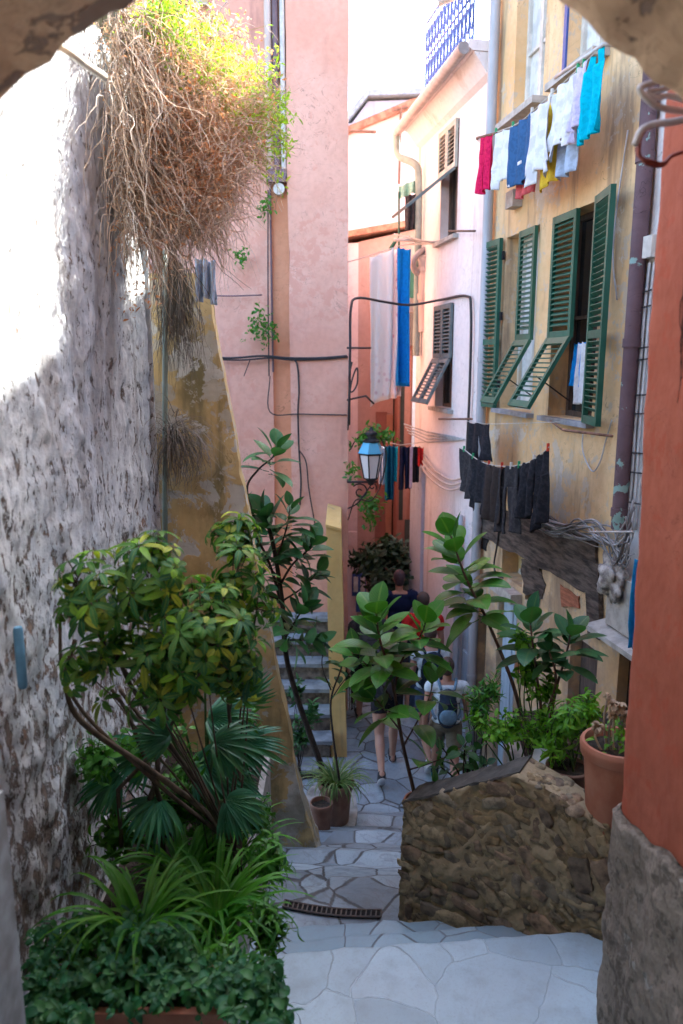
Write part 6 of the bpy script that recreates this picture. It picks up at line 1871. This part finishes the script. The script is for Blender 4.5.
# small weeds on the pink wall
for (x, y, s, lab) in ((265, 206, 9, 'tiny weed growing from the pink wall near the flue cap'), (262, 326, 15, 'small weed growing from the cables on the pink wall'), (240, 258, 7, 'dangling weed at the edge of the dry creeper on the pink wall')):
    mb = MB()
    for k in range(14 if s < 10 else 46):
        tuft(mb, at(x + rnd.gauss(0, s * .5), y + rnd.gauss(0, s * .6), PD - .1 + rnd.uniform(-.08, .05)), 4, .07, .03)
    o = mb.build('wall_weed', L['mid'], fix=False); tag(o, lab, 'weed')
# vine round the lantern
rnd = random.Random(65)
rt = plant('lantern_vine', 'thin leafy vine climbing round the wall lantern', 'vine', at(350, 500, 9.3)); ms = MB(); mb = MB()
c_ = curve([at(348, 520, 9.25), at(356, 500, 9.2), at(372, 500, 9.15), at(382, 480, 9.25), at(386, 452, 9.25), at(374, 432, 9.3), at(358, 438, 9.3), at(350, 450, 9.3)], 8); ms.tube(c_, .008, 5)
for (x, y, sx, sy, n) in ((374, 434, 9, 5, 40), (360, 440, 6, 5, 16), (370, 505, 9, 8, 60), (372, 520, 5, 6, 16), (352, 472, 4, 6, 12), (386, 437, 6, 4, 14)):
    for k in range(n): tuft(mb, at(x + rnd.gauss(0, sx * .6), y + rnd.gauss(0, sy * .6), 9.25 + rnd.uniform(-.1, .15)), 3, .09, .035)
ms.build('stem', L['darkstem'], rt, smooth=True); mb.build('foliage', L['mid'], rt, fix=False)
# dark shrubs filling the end of the alley
bz = floor_z(11)
bushy('dark_evergreen', 'dark spreading evergreen bush at the far end of the alley', V((at(385, 600, 11.2).x, 11.2, bz)), [(at(372, 558, 11.2), rad(24, 16, 11.2), 2), (at(392, 548, 11.3), rad(20, 14, 11.2), 1.4), (at(385, 580, 11), rad(28, 18, 11), 1.4), (at(402, 566, 11.2), rad(12, 20, 11.2), .7)], 330, .16, .055, L['fardark'], 67, cat='tree', sr=.03)
bushy('dark_bush', 'dark leafy bush behind the walkers next to the yellow parapet', V((at(352, 700, 9.2).x, 9.3, floor_z(9))), [(at(354, 640, 9.4), rad(8, 20, 9.4), 1), (at(352, 672, 9.1), rad(7, 18, 9.1), 1)], 60, .13, .05, L['fardark'], 68)
# ------------------------------------------------------------------ people, all seen from behind
SKIN = simple('skin', (.42, .235, .165), .6, .12, 8, .05)
SKIN2 = simple('tanned_skin', (.34, .175, .115), .6, .12, 8, .05)
EYE = simple('eye_white', (.7, .7, .7), .3, .1, 8, 0)
def remeshed(mb, name, mat, parent, vox=.012, sm=3):
    me = bpy.data.meshes.new('tmp'); me.from_pydata([tuple(p) for p in mb.v], [], mb.f)
    o = bpy.data.objects.new('tmp', me); COL.objects.link(o)
    r = o.modifiers.new('r', 'REMESH'); r.mode = 'VOXEL'; r.voxel_size = vox; r.use_smooth_shade = True
    s = o.modifiers.new('s', 'SMOOTH'); s.iterations = sm; s.factor = .5
    dg = bpy.context.evaluated_depsgraph_get()
    me2 = bpy.data.meshes.new_from_object(o.evaluated_get(dg), depsgraph=dg)
    bpy.data.objects.remove(o)
    me2.name = name; me2.materials.clear(); me2.materials.append(mat)
    me2.polygons.foreach_set('use_smooth', [True] * len(me2.polygons))
    ob = bpy.data.objects.new(name, me2); COL.objects.link(ob)
    if parent is not None: ob.parent = parent
    return ob

def person(label, loc, H=1.7, rz=0.0, top=None, bottom=None, shoe=None, hair=None, pack=None, pack2=None, swing=.35, arm=.3, skin=None, sleeve=.5, shorts=.55, female=False, phase=1, long_hair=False, cap=None, head_turn=0, lean=.05, trim=None, sock=None, pw=1.0):
    rt = root('person', label, 'person', loc); rt.rotation_euler = (0, 0, rz)
    ORG.pop(rt.name)
    k = H / 1.72; skin = skin or SKIN
    def S(x, y, z): return V((x * k, (y + lean * max(0, z - .95)) * k, z * k))
    sw = .17 if female else .195
    hip = .092
    J = {}
    for s in (-1, 1):
        f = swing * s * phase            # forward (+y) for one leg, back for the other
        hp = V((hip * s, 0, .92)); th = .42; sh = .42
        kn = hp + V((0, math.sin(f) * th, -math.cos(f) * th))
        bend = .55 if f < 0 else .08
        an = kn + V((0, math.sin(f - bend) * sh, -math.cos(f - bend) * sh))
        J[s] = (hp, kn, an, f - bend)
    low = min(J[s][2].z for s in (-1, 1)) - .075
    def Z(v): return S(v.x, v.y, v.z - low)
    body = MB()
    def chain(mb, pts, rs, n=14): 
        c = curve([Z(p) for p in pts], 4); m = len(c); R_ = []
        for i in range(m):
            t = i / (m - 1) * (len(rs) - 1); a = min(int(t), len(rs) - 2); R_.append((rs[a] + (rs[a + 1] - rs[a]) * (t - a)) * k)
        mb.tube(c, R_, n)
    def el(mb, c, a, b, cc, rot=None): mb.ell(Z(V(c)), a * k, b * k, cc * k, 18, 12, 0, rot)
    el(body, (0, -.01, .96), .155 if not female else .165, .115, .12); el(body, (0, 0, 1.12), .125 if not female else .115, .09, .15)
    el(body, (0, 0, 1.30), .155, .105, .17); el(body, (0, -.01, 1.40), sw * .86, .075, .07)
    chain(body, [V((0, 0, 1.38)), V((0, .0, 1.47)), V((0, .015, 1.54))], [.062, .05, .052])
    hz = 1.625
    rotH = Matrix.Rotation(head_turn, 3, 'Z')
    def hd(x, y, z): q = rotH @ V((x, y, 0)); return V((q.x, q.y + .02, z))
    el(body, hd(0, 0, hz), .073, .092, .110, rotH); el(body, hd(0, .022, hz - .055), .055, .062, .062, rotH)
    el(body, hd(0, .095, hz - .012), .012, .020, .022, rotH); el(body, hd(0, .078, hz - .055), .026, .018, .010, rotH); el(body, hd(0, .074, hz + .02), .045, .018, .012, rotH)
    for s in (-1, 1): el(body, hd(.074 * s, -.005, hz - .01), .010, .020, .030, rotH)
    # legs, feet
    for s in (-1, 1):
        hp, kn, an, ang = J[s]
        chain(body, [hp + V((0, 0, .04)), hp.lerp(kn, .5), kn, kn.lerp(an, .32), kn.lerp(an, .7), an], [.085, .078, .054, .056, .042, .036])
        ft = V((0, math.cos(ang) * 1, -math.sin(-ang) if False else math.sin(ang))) ; ft = V((0, math.cos(ang), math.sin(ang))); dn = V((0, math.sin(ang), -math.cos(ang)))
        heel = an + dn * .035 - ft * .03; toe = an + dn * .05 + ft * .15
        chain(body, [an, heel, (heel + toe) / 2, toe], [.034, .034, .036, .026])
    # arms and hands
    A = {}
    for s in (-1, 1):
        f = -arm * s * phase; sh_ = V((sw * s, -.01, 1.40)); u = .29; l = .25
        e = sh_ + V((.045 * s, math.sin(f) * u, -math.cos(f) * u)); fb = f + .45
        w = e + V((.015 * s, math.sin(fb) * l, -math.cos(fb) * l)); A[s] = (sh_, e, w, fb)
        chain(body, [V((sw * .7 * s, -.01, 1.41)), sh_, sh_.lerp(e, .5), e, e.lerp(w, .35), w], [.05, .054, .046, .037, .038, .026])
        dd = V((0, math.sin(fb), -math.cos(fb))); fw = V((0, math.cos(fb), math.sin(fb)))
        pm = w + dd * .05
        chain(body, [w, w + dd * .03, w + dd * .085], [.024, .028, .026], 12)
        el(body, tuple(pm), .020, .040, .045)
        for i in range(4):
            off = fw * (.028 - .0185 * i); ln = (.068, .078, .072, .056)[i]
            b0 = w + dd * .085 + off; m_ = b0 + dd * ln * .5 - V((.006 * s, 0, 0)); t_ = b0 + dd * ln * .92 - V((.028 * s, 0, 0))
            c = [Z(b0 - dd * .02), Z(b0), Z(m_), Z(t_)]; body.tube(c, [.0105 * k, .0100 * k, .0095 * k, .008 * k], 8)
        b0 = w + dd * .03 + fw * .03; c = [Z(w + dd * .02), Z(b0), Z(b0 + dd * .03 + fw * .018), Z(b0 + dd * .062 + fw * .016)]; body.tube(c, [.014 * k, .013 * k, .011 * k, .009 * k], 8)
    bo = remeshed(body, 'body', skin, rt, .0105 * k, 2)
    for s in (-1, 1):
        mb = MB(); mb.ell(Z(hd(.028 * s, .083, hz + .006)), .010 * k, .008 * k, .008 * k, 10, 8); e_ = mb.build('eye', EYE, None, loc=(0, 0, 0), smooth=True); e_.parent = rt
    # clothes
    if top:
        c = MB(); g = .014
        el(c, (0, -.01, 1.00), .160 + g, .12 + g, .07); el(c, (0, 0, 1.12), .14 + g, .10 + g, .16); el(c, (0, 0, 1.29), .162 + g, .112 + g, .16); el(c, (0, -.01, 1.39), sw * .88 + g, .082 + g, .062)
        for s in (-1, 1):
            sh_, e, w, fb = A[s]
            if sleeve > 0: chain(c, [V((sw * .6 * s, -.01, 1.40)), sh_, sh_.lerp(e, sleeve * 1.0)], [.07, .066, .058])
            else: chain(c, [V((sw * .5 * s, -.01, 1.36)), V((sw * .75 * s, -.01, 1.415))], [.07, .045])
        remeshed(c, 'shirt', top, rt, .014 * k, 3)
    if bottom:
        c = MB(); g = .016
        el(c, (0, -.01, .955), .160 + g, .12 + g, .105)
        for s in (-1, 1):
            hp, kn, an, ang = J[s]
            if shorts < 1: chain(c, [hp + V((0, 0, .04)), hp.lerp(kn, shorts * .6), hp.lerp(kn, shorts)], [.098, .096, .092])
            else: chain(c, [hp + V((0, 0, .04)), hp.lerp(kn, .5), kn, kn.lerp(an, .5), kn.lerp(an, .96)], [.10, .092, .07, .066, .055])
        remeshed(c, 'shorts' if shorts < 1 else 'trousers', bottom, rt, .014 * k, 3)
    for s in (-1, 1):
        hp, kn, an, ang = J[s]; ft = V((0, math.cos(ang), math.sin(ang))); dn = V((0, math.sin(ang), -math.cos(ang)))
        if shoe:
            c = MB(); chain(c, [an - ft * .045 + dn * .03, an + dn * .035, an + dn * .048 + ft * .08, an + dn * .055 + ft * .17], [.044, .047, .046, .034])
            chain(c, [an, an + dn * .03], [.046, .046])
            sh_o = remeshed(c, 'shoe', shoe, rt, .010 * k, 2)
            c = MB(); q = an + dn * .085 + ft * .06; rot = Matrix.Rotation(ang, 3, 'X'); c.ell(Z(q), .046 * k, .135 * k, .014 * k, 16, 8, 0, rot); so_ = c.build('sole', trim or K['white'], None, loc=(0, 0, 0), smooth=True); so_.parent = sh_o
        if sock:
            c = MB(); chain(c, [an.lerp(kn, .02), an.lerp(kn, .22)], [.046, .044]); s_o = c.build('sock', sock, None, loc=(0, 0, 0), smooth=True); s_o.parent = rt
    if cap:
        c = MB(); el(c, hd(0, -.002, hz + .042), .082, .100, .080, rotH); el(c, hd(0, .10, hz + .045), .06, .06, .012, rotH); remeshed(c, 'cap', cap, rt, .010 * k, 2)
    if hair:
        c = MB(); el(c, hd(0, -.020, hz + .022), .082, .092, .102, rotH)
        if long_hair: chain(c, [hd(0, -.06, hz + .0), hd(0, -.09, hz - .10), hd(0, -.085, hz - .22)], [.07, .065, .03])
        else: el(c, hd(0, -.035, hz - .04), .066, .062, .06, rotH)
        remeshed(c, 'hair', hair, rt, .011 * k, 2)
    if pack:
        c = MB(); el(c, (0, -.19, 1.22), .155 * pw, .10, .24 * pw); el(c, (0, -.17, 1.10), .16 * pw, .10, .14); el(c, (0, -.175, 1.34), .135 * pw, .085, .13 * pw)
        p_ = remeshed(c, 'backpack', pack, rt, .012 * k, 3)
        c = MB(); el(c, (0, -.272, 1.14), .105, .035, .10); remeshed(c, 'pocket', pack2 or pack, p_, .010 * k, 2)
        for s in (-1, 1):
            c = MB(); c.tube(curve([Z(V((.075 * s, -.13, 1.40))), Z(V((.10 * s, -.06, 1.478))), Z(V((.105 * s, .05, 1.46))), Z(V((.115 * s, .125, 1.36))), Z(V((.13 * s, .12, 1.2))), Z(V((.16 * s, .03, 1.08))), Z(V((.13 * s, -.10, 1.04)))], 5), .017 * k, 8); st_ = c.build('strap', pack2 or pack, None, loc=(0, 0, 0), smooth=True); st_.parent = p_
        c = MB()
        for dz in (1.30, 1.05): c.tube(curve([Z(V((-.13, -.24, dz))), Z(V((0, -.295 if dz < 1.2 else -.288, dz))), Z(V((.13, -.24, dz)))], 5), .006 * k, 6)
        st_ = c.build('zip', K['charcoal'], None, loc=(0, 0, 0), smooth=True); st_.parent = p_
    return rt

HB = simple('brown_hair', (.075, .045, .035), .7, .4, 40, .4, stretch=(3, 3, .5)); HD = simple('dark_hair', (.03, .02, .018), .7, .4, 40, .4, stretch=(3, 3, .5)); HP = simple('purple_brown_hair', (.07, .04, .045), .7, .4, 40, .4)
SH = simple('black_shoe', (.03, .03, .035), .7, .3, 20, .2); SHT = simple('teal_shoe', (.03, .20, .22), .6, .3, 20, .2); SHW = simple('white_shoe', (.6, .6, .6), .6, .2, 20, .2)
LIME = simple('lime_sole', (.45, .50, .10), .6, .2, 20, .1); SOCK = cloth('dark_sock', (.03, .05, .07))
PKB = cloth('black_pack', (.025, .026, .032), None, 20, .02); PKN = cloth('slate_blue_pack', (.018, .03, .05), None, 20, .02); PKBL = cloth('blue_pack_panel', (.13, .22, .30), None, 20, .02)
SKY = cloth('light_blue_shirt', (.62, .72, .78)); KH = cloth('olive_shorts', (.17, .15, .11)); DEN = cloth('denim', (.08, .12, .19))
def foot(px, py): p = on_floor(px, py); p.z += .012; return p
person('woman in black shorts walking away with a black backpack', foot(386, 770), 1.66, .04, K['black'], K['black'], SH, HD, PKB, K['charcoal'], .26, .18, SKIN, .3, .42, True, 1, True)
person('man in light blue shirt with blue and black backpack behind the rubble wall', foot(444, 792), 1.52, -.05, SKY, KH, SHT, HB, PKN, PKBL, .42, .25, SKIN2, .25, .62, False, -1, sock=SOCK, trim=LIME, pw=.72)
person('person with brown hair and white shoes in pale blue top ahead of the nearest man', foot(428, 758), 1.60, .1, SKY, DEN, SHW, HB, PKN, PKN, .3, .2, SKIN, .3, .6, True, 1)
person('person in red shirt half hidden by the rubber plant leaves', foot(421, 722), 1.70, 0, K['red'], DEN, SH, HB, None, None, .25, .2, SKIN, .5, 1, False, -1)
person('man with purple brown hair and dark navy shirt furthest down the alley', foot(398, 694), 1.76, .05, K['darknavy'], K['charcoal'], SH, HP, None, None, .25, .2, SKIN2, .5, 1, False, 1)
person('person in charcoal shirt with grey backpack beside the yellow parapet', foot(368, 726), 1.66, .1, K['charcoal'], K['black'], SH, HD, cloth('grey_pack', (.10, .11, .13)), PKB, .28, .3, SKIN, .5, .6, False, -1)
# ------------------------------------------------------------------ camera, sun, sky
cam = bpy.data.cameras.new('camera'); co = bpy.data.objects.new('camera', cam); COL.objects.link(co)
cam.sensor_fit = 'VERTICAL'; cam.sensor_height = 36; cam.sensor_width = 24; cam.lens = F / 1024 * 36
cam.clip_start = .05; cam.clip_end = 2000
co.location = (0, 0, CAMZ); co.rotation_euler = (PI / 2 - PITCH, 0, 0)
cam.dof.use_dof = True; cam.dof.focus_distance = 5.2; cam.dof.aperture_fstop = 1.8
scene.camera = co
AZ, EL = R(46), R(50)
w = bpy.data.worlds.new('World'); scene.world = w; w.use_nodes = True
nt = w.node_tree; sky = nt.nodes.new('ShaderNodeTexSky'); sky.sky_type = 'NISHITA'; sky.sun_disc = False
sky.sun_elevation = EL; sky.sun_rotation = AZ; sky.altitude = 50; sky.dust_density = 3.0; sky.air_density = 1.2; sky.ozone_density = 3.0
bg = nt.nodes['Background']; bg.inputs['Strength'].default_value = .15
nt.links.new(sky.outputs[0], bg.inputs[0])
sl = bpy.data.lights.new('sun', 'SUN'); sl.energy = 3.3; sl.angle = R(.6); sl.color = (1, .93, .82)
so = bpy.data.objects.new('sun', sl); COL.objects.link(so)
sd = V((math.sin(AZ) * math.cos(EL), math.cos(AZ) * math.cos(EL), math.sin(EL)))
so.rotation_euler = sd.to_track_quat('Z', 'Y').to_euler(); so.location = (3, 3, 14)
scene.view_settings.view_transform = 'Standard'; scene.view_settings.look = 'None'
scene.view_settings.gamma = 1; scene.view_settings.use_curve_mapping = False
scene.view_settings.exposure = 3.28
scene.cycles.use_denoising = True
scene.cycles.max_bounces = 8; scene.cycles.diffuse_bounces = 5; scene.cycles.glossy_bounces = 3; scene.cycles.transparent_max_bounces = 4
scene.cycles.sample_clamp_indirect = 8
